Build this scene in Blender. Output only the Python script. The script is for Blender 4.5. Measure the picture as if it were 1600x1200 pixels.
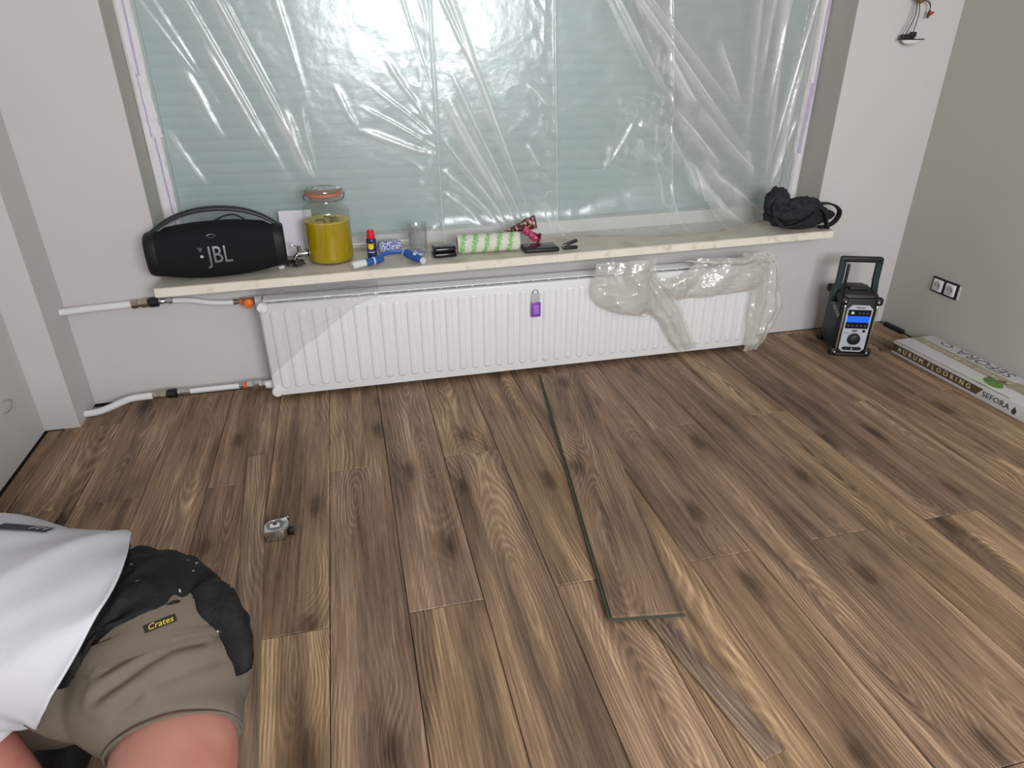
import bpy, bmesh, math, random
import numpy as np
from mathutils import Vector, Matrix, noise as mnoise
from mathutils.bvhtree import BVHTree
PI = math.pi
random.seed(7)
for o in list(bpy.data.objects):
    bpy.data.objects.remove(o)
scene = bpy.context.scene
COL = scene.collection

# ------------------------------------------------------------------ camera, world, light, exposure
yaw, pitch, roll = 0.238108615, -0.468468039, -0.00352797950
_f = Vector((math.sin(yaw)*math.cos(pitch), math.cos(yaw)*math.cos(pitch), math.sin(pitch)))
_r = Vector((math.cos(yaw), -math.sin(yaw), 0)); _u = _r.cross(_f)
_r2 = _r*math.cos(roll) + _u*math.sin(roll); _u2 = -_r*math.sin(roll) + _u*math.cos(roll)
cam = bpy.data.cameras.new('camera'); cam_o = bpy.data.objects.new('camera', cam); COL.objects.link(cam_o)
cam.sensor_width = 36.0; cam.sensor_fit = 'HORIZONTAL'; cam.lens = 1044.278/1600*36
cam.clip_start = 0.02; cam.clip_end = 100
m4 = Matrix((( _r2.x, _u2.x, -_f.x, 0), (_r2.y, _u2.y, -_f.y, 0), (_r2.z, _u2.z, -_f.z, 1.283), (0, 0, 0, 1)))
cam_o.matrix_world = m4
scene.camera = cam_o

world = bpy.data.worlds.new('world'); scene.world = world; world.use_nodes = True
bg = world.node_tree.nodes['Background']; bg.inputs[0].default_value = (0.86, 0.93, 1.0, 1); bg.inputs[1].default_value = 3.0

def area(name, loc, rot, sx, sy, power, color):
    l = bpy.data.lights.new(name, 'AREA'); l.shape = 'RECTANGLE'; l.size = sx; l.size_y = sy
    l.energy = power; l.color = color
    o = bpy.data.objects.new(name, l); COL.objects.link(o); o.location = loc; o.rotation_euler = rot
    return o
# daylight through the window in the back wall
area('daylight', (0.86, -1.66, 1.68), (PI/2, 0, 0), 1.7, 1.2, 128, (0.985, 0.99, 0.992))
scene.view_settings.view_transform = 'Standard'
scene.view_settings.look = 'None'
scene.view_settings.gamma = 1.0
scene.view_settings.use_curve_mapping = False
scene.view_settings.exposure = 0.0

# ------------------------------------------------------------------ materials
def lin(c):
    return tuple(((v/255.0)/12.92 if v/255.0 <= 0.04045 else ((v/255.0+0.055)/1.055)**2.4) for v in c)

MATS = {}
def mat(name, rgb, rough=0.5, metal=0.0, spec=0.5, var=0.0, vscale=8.0, bump=0.0, bscale=60.0, rgb2=None,
        r2scale=10.0, r2lo=0.45, r2hi=0.55, emit=None, trans=0.0, coat=0.0, detail=3.0):
    """procedural principled material: base colour, noise variation, an optional second colour by noise mask, bump"""
    if name in MATS: return MATS[name]
    m = bpy.data.materials.new(name); m.use_nodes = True
    nt = m.node_tree; b = nt.nodes['Principled BSDF']; L = nt.links
    c = (*lin(rgb), 1)
    b.inputs['Base Color'].default_value = c
    b.inputs['Roughness'].default_value = rough; b.inputs['Metallic'].default_value = metal
    b.inputs['Specular IOR Level'].default_value = spec
    b.inputs['Transmission Weight'].default_value = trans
    b.inputs['Coat Weight'].default_value = coat
    tc = nt.nodes.new('ShaderNodeTexCoord')
    last = None
    if var > 0:
        n = nt.nodes.new('ShaderNodeTexNoise'); n.inputs['Scale'].default_value = vscale; n.inputs['Detail'].default_value = 4
        L.new(tc.outputs['Object'], n.inputs['Vector'])
        r = nt.nodes.new('ShaderNodeMapRange'); r.inputs[1].default_value = 0.3; r.inputs[2].default_value = 0.7
        r.inputs[3].default_value = 1-var; r.inputs[4].default_value = 1+var
        L.new(n.outputs[0], r.inputs[0])
        mx = nt.nodes.new('ShaderNodeMix'); mx.data_type = 'RGBA'; mx.blend_type = 'MULTIPLY'; mx.inputs[0].default_value = 1
        mx.inputs[6].default_value = c
        L.new(r.outputs[0], mx.inputs[7]); last = mx.outputs[2]
    if rgb2 is not None:
        n = nt.nodes.new('ShaderNodeTexNoise'); n.inputs['Scale'].default_value = r2scale; n.inputs['Detail'].default_value = detail
        L.new(tc.outputs['Object'], n.inputs['Vector'])
        r = nt.nodes.new('ShaderNodeMapRange'); r.inputs[1].default_value = r2lo; r.inputs[2].default_value = r2hi
        L.new(n.outputs[0], r.inputs[0])
        mx = nt.nodes.new('ShaderNodeMix'); mx.data_type = 'RGBA'
        L.new(r.outputs[0], mx.inputs[0])
        if last is not None: L.new(last, mx.inputs[6])
        else: mx.inputs[6].default_value = c
        mx.inputs[7].default_value = (*lin(rgb2), 1); last = mx.outputs[2]
    if last is not None: L.new(last, b.inputs['Base Color'])
    if bump > 0:
        n = nt.nodes.new('ShaderNodeTexNoise'); n.inputs['Scale'].default_value = bscale; n.inputs['Detail'].default_value = 4
        L.new(tc.outputs['Object'], n.inputs['Vector'])
        bp = nt.nodes.new('ShaderNodeBump'); bp.inputs['Strength'].default_value = bump; bp.inputs['Distance'].default_value = 0.01
        L.new(n.outputs[0], bp.inputs['Height']); L.new(bp.outputs[0], b.inputs['Normal'])
    if emit:
        b.inputs['Emission Color'].default_value = (*lin(emit[0]), 1); b.inputs['Emission Strength'].default_value = emit[1]
    MATS[name] = m
    return m

def film_mat(name, haze, rough, gain, tint=(0.95, 0.97, 0.96), hazecol=(0.9, 0.9, 0.9), bump=0.15, bscale=22.0, bdist=0.02, crease=0.0):
    """thin clear plastic: lets light through, scatters a little, glossy on top"""
    m = bpy.data.materials.new(name); m.use_nodes = True
    nt = m.node_tree; nt.nodes.clear(); L = nt.links
    out = nt.nodes.new('ShaderNodeOutputMaterial')
    tr = nt.nodes.new('ShaderNodeBsdfTransparent'); tr.inputs[0].default_value = (*tint, 1)
    df = nt.nodes.new('ShaderNodeBsdfDiffuse'); df.inputs[0].default_value = (*hazecol, 1)
    gl = nt.nodes.new('ShaderNodeBsdfGlossy'); gl.inputs['Roughness'].default_value = rough
    fr = nt.nodes.new('ShaderNodeLayerWeight'); fr.inputs[0].default_value = 0.5
    pw = nt.nodes.new('ShaderNodeMath'); pw.operation = 'POWER'; pw.inputs[1].default_value = 4.0
    mul = nt.nodes.new('ShaderNodeMath'); mul.operation = 'MULTIPLY_ADD'; mul.inputs[1].default_value = 0.6*gain; mul.inputs[2].default_value = 0.075*gain
    mul.use_clamp = True
    m1 = nt.nodes.new('ShaderNodeMixShader'); m1.inputs[0].default_value = haze
    m2 = nt.nodes.new('ShaderNodeMixShader')
    L.new(tr.outputs[0], m1.inputs[1]); L.new(df.outputs[0], m1.inputs[2])
    L.new(fr.outputs['Facing'], pw.inputs[0]); L.new(pw.outputs[0], mul.inputs[0]); L.new(mul.outputs[0], m2.inputs[0])
    L.new(m1.outputs[0], m2.inputs[1]); L.new(gl.outputs[0], m2.inputs[2]); L.new(m2.outputs[0], out.inputs[0])
    if crease > 0:      # adds white haze along the creases
        at = nt.nodes.new('ShaderNodeAttribute'); at.attribute_name = 'crease'
        ma = nt.nodes.new('ShaderNodeMath'); ma.operation = 'MULTIPLY_ADD'; ma.use_clamp = True
        ma.inputs[1].default_value = crease; ma.inputs[2].default_value = haze
        L.new(at.outputs['Fac'], ma.inputs[0]); L.new(ma.outputs[0], m1.inputs[0])
    if bump > 0:
        tc = nt.nodes.new('ShaderNodeTexCoord'); n = nt.nodes.new('ShaderNodeTexNoise'); n.inputs['Scale'].default_value = bscale
        n.inputs['Detail'].default_value = 3
        L.new(tc.outputs['Object'], n.inputs['Vector'])
        bp = nt.nodes.new('ShaderNodeBump'); bp.inputs['Strength'].default_value = bump; bp.inputs['Distance'].default_value = bdist
        L.new(n.outputs[0], bp.inputs['Height']); L.new(bp.outputs[0], gl.inputs['Normal'])
    MATS[name] = m
    return m

def wood_mat(name, light=1.0, grey=0.0):
    m = bpy.data.materials.new(name); m.use_nodes = True
    nt = m.node_tree; b = nt.nodes['Principled BSDF']; L = nt.links; N = nt.nodes
    def math_(op, a, c=None, clamp=False):
        n = N.new('ShaderNodeMath'); n.operation = op; n.use_clamp = clamp
        for i, v in enumerate((a, c)):
            if v is None: continue
            if isinstance(v, (int, float)): n.inputs[i].default_value = v
            else: L.new(v, n.inputs[i])
        return n.outputs[0]
    def noise(vec, scale, detail=3, rough=0.55, dist=0.0):
        mp = N.new('ShaderNodeMapping'); mp.inputs['Scale'].default_value = scale; L.new(vec, mp.inputs['Vector'])
        n = N.new('ShaderNodeTexNoise'); n.inputs['Scale'].default_value = 1; n.inputs['Detail'].default_value = detail
        n.inputs['Roughness'].default_value = rough; n.inputs['Distortion'].default_value = dist
        L.new(mp.outputs[0], n.inputs['Vector']); return n.outputs[0]
    def rng(v, a, c, d, e, smooth=False):
        n = N.new('ShaderNodeMapRange'); n.inputs[1].default_value = a; n.inputs[2].default_value = c
        n.inputs[3].default_value = d; n.inputs[4].default_value = e
        if smooth: n.interpolation_type = 'SMOOTHSTEP'
        L.new(v, n.inputs[0]); return n.outputs[0]
    tc = N.new('ShaderNodeTexCoord'); oi = N.new('ShaderNodeObjectInfo')
    P = tc.outputs['Object']
    rv = N.new('ShaderNodeTexWhiteNoise'); rv.noise_dimensions = '1D'
    L.new(math_('MULTIPLY', oi.outputs['Random'], 913.7), rv.inputs['W'])
    sep_r = N.new('ShaderNodeSeparateColor'); L.new(rv.outputs['Color'], sep_r.inputs[0])
    ra, rb, rc = sep_r.outputs
    off = N.new('ShaderNodeVectorMath'); off.operation = 'MULTIPLY_ADD'
    L.new(rv.outputs['Color'], off.inputs[0]); off.inputs[1].default_value = (40, 60, 30); L.new(P, off.inputs[2])
    Q = off.outputs[0]
    sp = N.new('ShaderNodeSeparateXYZ'); L.new(P, sp.inputs[0]); px, py = sp.outputs[0], sp.outputs[1]
    # knots: sparse elongated cells
    mpk = N.new('ShaderNodeMapping'); mpk.inputs['Scale'].default_value = (5.0, 1.9, 0.001); L.new(Q, mpk.inputs['Vector'])
    vo = N.new('ShaderNodeTexVoronoi'); vo.voronoi_dimensions = '2D'; vo.inputs['Scale'].default_value = 1; L.new(mpk.outputs[0], vo.inputs['Vector'])
    vc = N.new('ShaderNodeSeparateColor'); L.new(vo.outputs['Color'], vc.inputs[0])
    has = math_('GREATER_THAN', vc.outputs[0], 0.50)
    kd = vo.outputs['Distance']
    knot_soft = math_('MULTIPLY', rng(kd, 0.0, 0.42, 1, 0, True), has)
    knot_core = math_('MULTIPLY', rng(math_('ADD', kd, math_('MULTIPLY', math_('SUBTRACT', noise(Q, (40, 18, 1), 3), 0.5), 0.16)), 0.02, 0.17, 1, 0, True), has)
    # growth rings of a flat sawn board
    w1 = noise(Q, (3.5, 1.1, 1), 2)
    w2 = noise(Q, (1.2, 0.85, 1), 1.5)
    w3 = noise(Q, (26, 6, 1), 3)
    xx = math_('ADD', math_('ADD', px, math_('MULTIPLY', math_('SUBTRACT', ra, 0.5), 0.11)), math_('MULTIPLY', math_('SUBTRACT', w1, 0.5), 0.10))
    dd = math_('ADD', math_('MULTIPLY', math_('SUBTRACT', w2, 0.5), 0.42), math_('MULTIPLY', py, math_('MULTIPLY', math_('SUBTRACT', rb, 0.5), 0.09)))
    rr = math_('SQRT', math_('ADD', math_('MULTIPLY', xx, xx), math_('MULTIPLY', dd, dd)))
    rr = math_('ADD', rr, math_('MULTIPLY', knot_soft, 0.030))
    rr = math_('ADD', rr, math_('MULTIPLY', math_('SUBTRACT', w3, 0.5), 0.0075))
    ph = math_('MULTIPLY', rr, 2*PI*112)
    sw = math_('SINE', ph)
    rings = rng(sw, -1, 1, 0, 1)
    rings = math_('POWER', rings, 1.6)
    amp = rng(noise(Q, (6, 1.2, 1), 2), 0.42, 0.62, 0.12, 1.0)
    rings = math_('MULTIPLY', rings, amp)
    fib = noise(Q, (260, 7.0, 1), 5, 0.68)
    fib2 = noise(Q, (85, 2.4, 1), 4, 0.65)
    streak = noise(Q, (17, 1.0, 1), 4, 0.55, 0.4)
    patch = noise(Q, (7, 1.5, 1), 3, 0.55, 0.6)
    t = math_('ADD', math_('MULTIPLY', rings, 0.20), math_('MULTIPLY', rng(fib, 0.25, 0.75, 0, 1), 0.34))
    t = math_('ADD', t, math_('MULTIPLY', rng(fib2, 0.30, 0.70, 0, 1), 0.20))
    t = math_('ADD', t, math_('MULTIPLY', rng(streak, 0.32, 0.68, 0, 1), 0.32))
    ramp = N.new('ShaderNodeValToRGB'); L.new(t, ramp.inputs[0])
    cr = ramp.color_ramp; cr.elements[0].position = 0.22; cr.elements[1].position = 0.88
    cr.elements[0].color = (*[v*light for v in lin((86, 68, 54))], 1); cr.elements[1].color = (*[v*light for v in lin((204, 174, 140))], 1)
    e = cr.elements.new(0.54); e.color = (*[v*light for v in lin((142, 116, 93))], 1)
    def mul(col, fac_socket, dark):
        mx = N.new('ShaderNodeMix'); mx.data_type = 'RGBA'; mx.blend_type = 'MULTIPLY'
        L.new(fac_socket, mx.inputs[0]); L.new(col, mx.inputs[6]); mx.inputs[7].default_value = (*dark, 1); return mx.outputs[2]
    col = ramp.outputs[0]
    col = mul(col, rng(patch, 0.50, 0.72, 0, 0.85, True), (0.62, 0.60, 0.60))
    col = mul(col, math_('MULTIPLY', knot_soft, 0.45), (0.52, 0.48, 0.46))
    col = mul(col, math_('MULTIPLY', knot_core, 0.80), (0.32, 0.29, 0.28))
    tone = N.new('ShaderNodeMix'); tone.data_type = 'RGBA'; tone.blend_type = 'MULTIPLY'; tone.inputs[0].default_value = 1
    tn = N.new('ShaderNodeCombineColor')
    L.new(rng(rc, 0, 1, 0.94, 1.05), tn.inputs[0]); L.new(rng(rc, 0, 1, 0.935, 1.05), tn.inputs[1]); L.new(rng(rb, 0, 1, 0.93, 1.06), tn.inputs[2])
    L.new(col, tone.inputs[6]); L.new(tn.outputs[0], tone.inputs[7])
    hs = N.new('ShaderNodeHueSaturation'); hs.inputs['Saturation'].default_value = 1.0-grey; hs.inputs['Value'].default_value = 1.0
    L.new(tone.outputs[2], hs.inputs['Color']); L.new(hs.outputs[0], b.inputs['Base Color'])
    b.inputs['Specular IOR Level'].default_value = 0.35
    L.new(rng(fib, 0.3, 0.7, 0.62, 0.48), b.inputs['Roughness'])
    bp = N.new('ShaderNodeBump'); bp.inputs['Strength'].default_value = 0.25; bp.inputs['Distance'].default_value = 0.0015
    L.new(t, bp.inputs['Height']); L.new(bp.outputs[0], b.inputs['Normal'])
    MATS[name] = m
    return m

WOOD = wood_mat('oak_laminate', 1.07)
WOOD_G = wood_mat('oak_laminate_grey', 0.95, 0.12)
PAINT = mat('wall_paint', (202, 199, 198), 0.85, spec=0.2, var=0.02, vscale=2.2, bump=0.05, bscale=180)
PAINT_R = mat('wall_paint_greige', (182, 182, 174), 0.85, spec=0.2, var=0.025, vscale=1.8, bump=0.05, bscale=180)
WHITE = mat('white_enamel', (226, 228, 229), 0.28, spec=0.5, var=0.01)
PVC = mat('white_pvc', (222, 222, 222), 0.35, var=0.01)
BLACK = mat('black_plastic', (16, 17, 19), 0.45, var=0.1, vscale=30)
CHROME = mat('chrome', (215, 215, 214), 0.12, metal=1.0)
NICKEL = mat('nickel_brass', (185, 176, 160), 0.28, metal=1.0, var=0.25, vscale=60)

# ------------------------------------------------------------------ mesh tools
class MB:
    def __init__(s): s.v = []; s.f = []; s.m = []
    def add(s, verts, faces, mi=0, M=None):
        o = len(s.v)
        for p in verts:
            p = Vector(p)
            s.v.append(M @ p if M is not None else p)
        for f in faces:
            s.f.append([i+o for i in f]); s.m.append(mi)
        return s
    def box(s, c, d, mi=0, M=None, bev=0.0):
        x, y, z = [v/2 for v in d]
        if bev <= 0:
            vs = [(c[0]+a*x, c[1]+b_*y, c[2]+e*z) for a in (-1, 1) for b_ in (-1, 1) for e in (-1, 1)]
            return s.add(vs, [(0, 1, 3, 2), (4, 6, 7, 5), (0, 4, 5, 1), (2, 3, 7, 6), (0, 2, 6, 4), (1, 5, 7, 3)], mi, M)
        bm = bmesh.new(); bmesh.ops.create_cube(bm, size=1)
        for v in bm.verts: v.co = Vector((v.co.x*d[0], v.co.y*d[1], v.co.z*d[2]))
        bmesh.ops.bevel(bm, geom=bm.edges[:], offset=min(bev, 0.49*min(d)), segments=3, profile=0.5, affect='EDGES')
        bm.verts.index_update()
        vs = [v.co + Vector(c) for v in bm.verts]; fs = [[v.index for v in f.verts] for f in bm.faces]; bm.free()
        return s.add(vs, fs, mi, M)
    def rings(s, rings, cap0=True, cap1=True, closed=True, mi=0, M=None, loop=False):
        n = len(rings[0]); vs = [p for r in rings for p in r]; fs = []
        R = len(rings)
        for i in range(R if loop else R-1):
            j = (i+1) % R
            for k in range(n if closed else n-1):
                l = (k+1) % n
                fs.append((i*n+k, i*n+l, j*n+l, j*n+k))
        if cap0 and closed: fs.append(list(range(n))[::-1])
        if cap1 and closed: fs.append([(R-1)*n+k for k in range(n)])
        return s.add(vs, fs, mi, M)
    def lathe(s, prof, n=32, mi=0, M=None, cap0=True, cap1=True):
        """profile of (radius, z) around Z"""
        rs = [[(r*math.cos(2*PI*k/n), r*math.sin(2*PI*k/n), z) for k in range(n)] for r, z in prof]
        return s.rings(rs, cap0, cap1, True, mi, M)
    def tube(s, pts, r, n=10, mi=0, M=None, loop=False, flat=1.0):
        pts = [Vector(p) for p in pts]; R = len(pts)
        rad = r if isinstance(r, (list, tuple)) else [r]*R
        rings = []; prev = None
        for i, p in enumerate(pts):
            if loop: t = pts[(i+1) % R]-pts[i-1]
            else: t = pts[min(i+1, R-1)]-pts[max(i-1, 0)]
            t.normalize()
            if prev is None:
                a = Vector((0, 0, 1)) if abs(t.z) < 0.9 else Vector((1, 0, 0))
                u = t.cross(a).normalized()
            else:
                u = (prev - t*prev.dot(t)).normalized()
            prev = u; w = t.cross(u)
            rings.append([p + (u*math.cos(2*PI*k/n) + w*math.sin(2*PI*k/n)*flat)*rad[i] for k in range(n)])
        return s.rings(rings, not loop, not loop, True, mi, M, loop)
    def prism(s, outline, z0, z1, mi=0, M=None):
        n = len(outline)
        return s.rings([[(x, y, z0) for x, y in outline], [(x, y, z1) for x, y in outline]], True, True, True, mi, M)
    def sphere(s, c, r, n=16, mi=0, M=None):
        rx, ry, rz = r if isinstance(r, (tuple, list)) else (r, r, r)
        rs = []
        for i in range(n//2+1):
            a = PI*i/(n//2); a = min(max(a, 0.02), PI-0.02)
            rs.append([(c[0]+rx*math.sin(a)*math.cos(2*PI*k/n), c[1]+ry*math.sin(a)*math.sin(2*PI*k/n), c[2]-rz*math.cos(a)) for k in range(n)])
        return s.rings(rs, True, True, True, mi, M)
    def mesh(s, name, smooth=True, angle=38):
        me = bpy.data.meshes.new(name)
        me.from_pydata([tuple(v) for v in s.v], [], s.f)
        bm = bmesh.new(); bm.from_mesh(me)
        for f, mi in zip(bm.faces, s.m): f.material_index = mi
        bmesh.ops.recalc_face_normals(bm, faces=bm.faces)
        if smooth:
            ca = math.radians(angle)
            for f in bm.faces: f.smooth = True
            for e in bm.edges:
                if len(e.link_faces) == 2:
                    e.smooth = e.calc_face_angle(0) < ca
        bm.to_mesh(me); bm.free()
        return me
    def build(s, name, m, parent=None, smooth=True, angle=38, bevel=0.0):
        me = s.mesh(name, smooth, angle)
        if bevel > 0:
            bm = bmesh.new(); bm.from_mesh(me)
            es = [e for e in bm.edges if len(e.link_faces) == 2 and e.calc_face_angle(0) > math.radians(50)]
            bmesh.ops.bevel(bm, geom=es, offset=bevel, segments=2, profile=0.5, affect='EDGES', clamp_overlap=True)
            for f in bm.faces: f.smooth = True
            for e in bm.edges:
                if len(e.link_faces) == 2: e.smooth = e.calc_face_angle(0) < math.radians(angle)
            bm.to_mesh(me); bm.free()
        return link(name, me, m, parent)

def link(name, me, m, parent=None):
    ms = m if isinstance(m, (list, tuple)) else [m]
    me.materials.clear()
    for x in ms: me.materials.append(x)
    o = bpy.data.objects.new(name, me); COL.objects.link(o)
    if parent is not None: o.parent = parent
    return o

def tag(o, label=None, cat=None, group=None, kind=None):
    if label: o['label'] = label
    if cat: o['category'] = cat
    if group: o['group'] = group
    if kind: o['kind'] = kind
    return o
def thing(name, label, cat, loc=(0, 0, 0), rz=0.0, group=None, rot=None):
    o = bpy.data.objects.new(name, None); COL.objects.link(o); o.empty_display_size = 0.02
    o.location = loc; o.rotation_euler = rot if rot else (0, 0, rz)
    return tag(o, label, cat, group)
def T(x=0, y=0, z=0): return Matrix.Translation((x, y, z))
def RX(a): return Matrix.Rotation(a, 4, 'X')
def RY(a): return Matrix.Rotation(a, 4, 'Y')
def RZ(a): return Matrix.Rotation(a, 4, 'Z')

def text_geo(s, size, extrude=0.0004, shear=0.0, align='CENTER', space=1.0):
    cu = bpy.data.curves.new('text', 'FONT'); cu.body = s; cu.size = size; cu.extrude = extrude; cu.shear = shear
    cu.align_x = align; cu.align_y = 'CENTER'; cu.space_character = space; cu.resolution_u = 3
    o = bpy.data.objects.new('text', cu); COL.objects.link(o)
    dg = bpy.context.evaluated_depsgraph_get(); me = bpy.data.meshes.new_from_object(o.evaluated_get(dg))
    vs = [v.co.copy() for v in me.vertices]; fs = [list(p.vertices) for p in me.polygons]
    bpy.data.objects.remove(o); bpy.data.curves.remove(cu); bpy.data.meshes.remove(me)
    return vs, fs
def text(name, s, size, m, parent, M, extrude=0.0004, **k):
    vs, fs = text_geo(s, size, extrude, **k)
    mb = MB(); mb.add(vs, fs, 0, M)
    return mb.build(name, m, parent, smooth=False)
# text standing on a plane facing -Y (reads left to right along +X)
FRONT = RX(PI/2)

def remesh(mb, voxel, smooth_it=4, name='body'):
    me = mb.mesh(name, False); o = bpy.data.objects.new(name, me); COL.objects.link(o)
    md = o.modifiers.new('r', 'REMESH'); md.mode = 'VOXEL'; md.voxel_size = voxel
    dg = bpy.context.evaluated_depsgraph_get(); me2 = bpy.data.meshes.new_from_object(o.evaluated_get(dg))
    bpy.data.objects.remove(o)
    bm = bmesh.new(); bm.from_mesh(me2)
    for _ in range(smooth_it): bmesh.ops.smooth_vert(bm, verts=bm.verts, factor=0.5, use_axis_x=True, use_axis_y=True, use_axis_z=True)
    for f in bm.faces: f.smooth = True
    bm.to_mesh(me2); bm.free()
    return me2
def displace(me, fn):
    me.update()
    ns = [v.normal.copy() for v in me.vertices]
    for v, n in zip(me.vertices, ns): v.co = v.co + n*fn(v.co)
    me.update()
def bvh(me): return BVHTree.FromPolygons([v.co.copy() for v in me.vertices], [list(p.vertices) for p in me.polygons])
def cat_rom(pts, k=8):
    pts = [Vector(p) for p in pts]; out = []
    P = [pts[0]*2-pts[1]] + pts + [pts[-1]*2-pts[-2]]
    for i in range(1, len(P)-2):
        for j in range(k):
            t = j/k; a, b_, c, d = P[i-1], P[i], P[i+1], P[i+2]
            out.append(0.5*((2*b_) + (c-a)*t + (2*a-5*b_+4*c-d)*t*t + (3*b_-a-3*c+d)*t**3))
    out.append(pts[-1]); return out

# numpy value noise
_rng = np.random.RandomState(3); _tab = _rng.rand(256, 256)
def vn(x, y):
    xi = np.floor(x).astype(int); yi = np.floor(y).astype(int); fx = x-xi; fy = y-yi
    fx = fx*fx*(3-2*fx); fy = fy*fy*(3-2*fy)
    g = lambda a, b_: _tab[a % 256, b_ % 256]
    return (g(xi, yi)*(1-fx)+g(xi+1, yi)*fx)*(1-fy)+(g(xi, yi+1)*(1-fx)+g(xi+1, yi+1)*fx)*fy-0.5
def ridge(x, y): return 0.5-np.abs(vn(x, y))*2
def np_grid(name, X, Y, Z, m, parent=None, flip=False):
    h, w = X.shape
    me = bpy.data.meshes.new(name)
    V = np.stack([X, Y, Z], -1).reshape(-1, 3)
    i = np.arange(h*w).reshape(h, w)
    F = np.stack([i[:-1, :-1], i[:-1, 1:], i[1:, 1:], i[1:, :-1]], -1).reshape(-1, 4)
    if flip: F = F[:, ::-1]
    me.from_pydata(V.tolist(), [], F.tolist()); me.shade_smooth()
    return link(name, me, m, parent)

# ------------------------------------------------------------------ room shell
XL, XR, YW, YB, ZC = -1.193, 2.627, 2.70, -1.60, 2.55
RL, RR, RT, YO = -0.702, 2.112, 2.32, 3.06      # window recess left, right, top, outer face
def sill_z(x): return 0.513 + 0.0093*(x+0.695)
def struct(o): return tag(o, kind='structure')
def boxes(name, lst, m):
    mb = MB()
    for (x0, x1, y0, y1, z0, z1) in lst:
        mb.box(((x0+x1)/2, (y0+y1)/2, (z0+z1)/2), (x1-x0, y1-y0, z1-z0))
    return struct(mb.build(name, m, smooth=False))
boxes('wall_front', [(XL-0.2, RL, YW, YO, 0, ZC), (RR, XR+0.2, YW, YO, 0, ZC), (RL, RR, YW, YO, 0, 0.478), (RL, RR, YW, YO, RT, ZC)], PAINT)
boxes('wall_left', [(XL-0.2, XL, YB-0.1, YW, 0, ZC)], PAINT)
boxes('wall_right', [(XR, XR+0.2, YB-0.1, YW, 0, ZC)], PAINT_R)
boxes('wall_back', [(XL, 0.0, YB-0.2, YB, 0, ZC), (1.72, XR, YB-0.2, YB, 0, ZC), (0.0, 1.72, YB-0.2, YB, 0, 1.08), (0.0, 1.72, YB-0.2, YB, 2.30, ZC)], PAINT)
boxes('ceiling', [(XL-0.2, XR+0.2, YB-0.2, YO, ZC, ZC+0.15)], PAINT)
boxes('trim_1', [(XL, -1.073, 2.512, YW, 0, ZC)], PAINT)        # boxed-in corner beside the left wall
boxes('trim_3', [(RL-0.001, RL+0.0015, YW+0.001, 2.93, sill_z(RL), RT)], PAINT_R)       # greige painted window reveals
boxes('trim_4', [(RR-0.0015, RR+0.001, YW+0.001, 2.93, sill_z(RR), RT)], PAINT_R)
# window in the back wall that lights the room
w2 = MB()
for (x0, x1, z0, z1) in ((0.0, 0.06, 1.08, 2.30), (1.66, 1.72, 1.08, 2.30), (0.06, 1.66, 1.08, 1.14), (0.06, 1.66, 2.24, 2.30), (0.84, 0.88, 1.14, 2.24)):
    w2.box(((x0+x1)/2, YB-0.05, (z0+z1)/2), (x1-x0, 0.06, z1-z0))
struct(w2.build('window_2', PVC, smooth=False))

# floor: dark underlay with every board as its own piece
floor = boxes('floor', [(XL-0.2, XR+0.2, YB-0.2, YO, -0.06, -0.0105)], mat('underlay', (38, 34, 30), 0.9))
def board_geo(mb, w, l, t, ch=0.0018, M=None):
    """board with chamfered long and short edges, centred, top at z = 0"""
    x, y = w/2, l/2
    r = [[(-x, -y, -t), (x, -y, -t), (x, y, -t), (-x, y, -t)], [(-x, -y, -ch), (x, -y, -ch), (x, y, -ch), (-x, y, -ch)],
         [(-x+ch, -y+ch, 0), (x-ch, -y+ch, 0), (x-ch, y-ch, 0), (-x+ch, y-ch, 0)]]
    return mb.rings(r, True, True, True, 0, M)
PITCH, LEN, G = 0.1945, 1.389, 0.0009
X0 = -0.156
ymin, ymax = YB, YW-0.006
board_cache = {}
for k in range(-6, 15):
    xa, xb = X0+k*PITCH, X0+(k+1)*PITCH
    xa2, xb2 = max(xa, XL+0.012), min(xb, XR-0.010)
    if xb2-xa2 < 0.03: continue
    joint = 1.976 if k % 2 == 0 else 1.279
    js = sorted(joint+i*LEN for i in range(-4, 3))
    ends = [ymin] + [j for j in js if ymin+0.05 < j < ymax-0.02] + [ymax]
    for a, b_ in zip(ends[:-1], ends[1:]):
        w, l = xb2-xa2-2*G, b_-a-2*G
        if xa2 < -1.07 and b_ > 2.51: b_ = 2.505; l = b_-a-2*G
        key = (round(w, 4), round(l, 4))
        if key not in board_cache:
            board_cache[key] = board_geo(MB(), w, l, 0.010).mesh('plank', False)
        o = link('plank', board_cache[key], WOOD, floor)
        o.location = ((xa2+xb2)/2, (a+b_)/2, 0)

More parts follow.
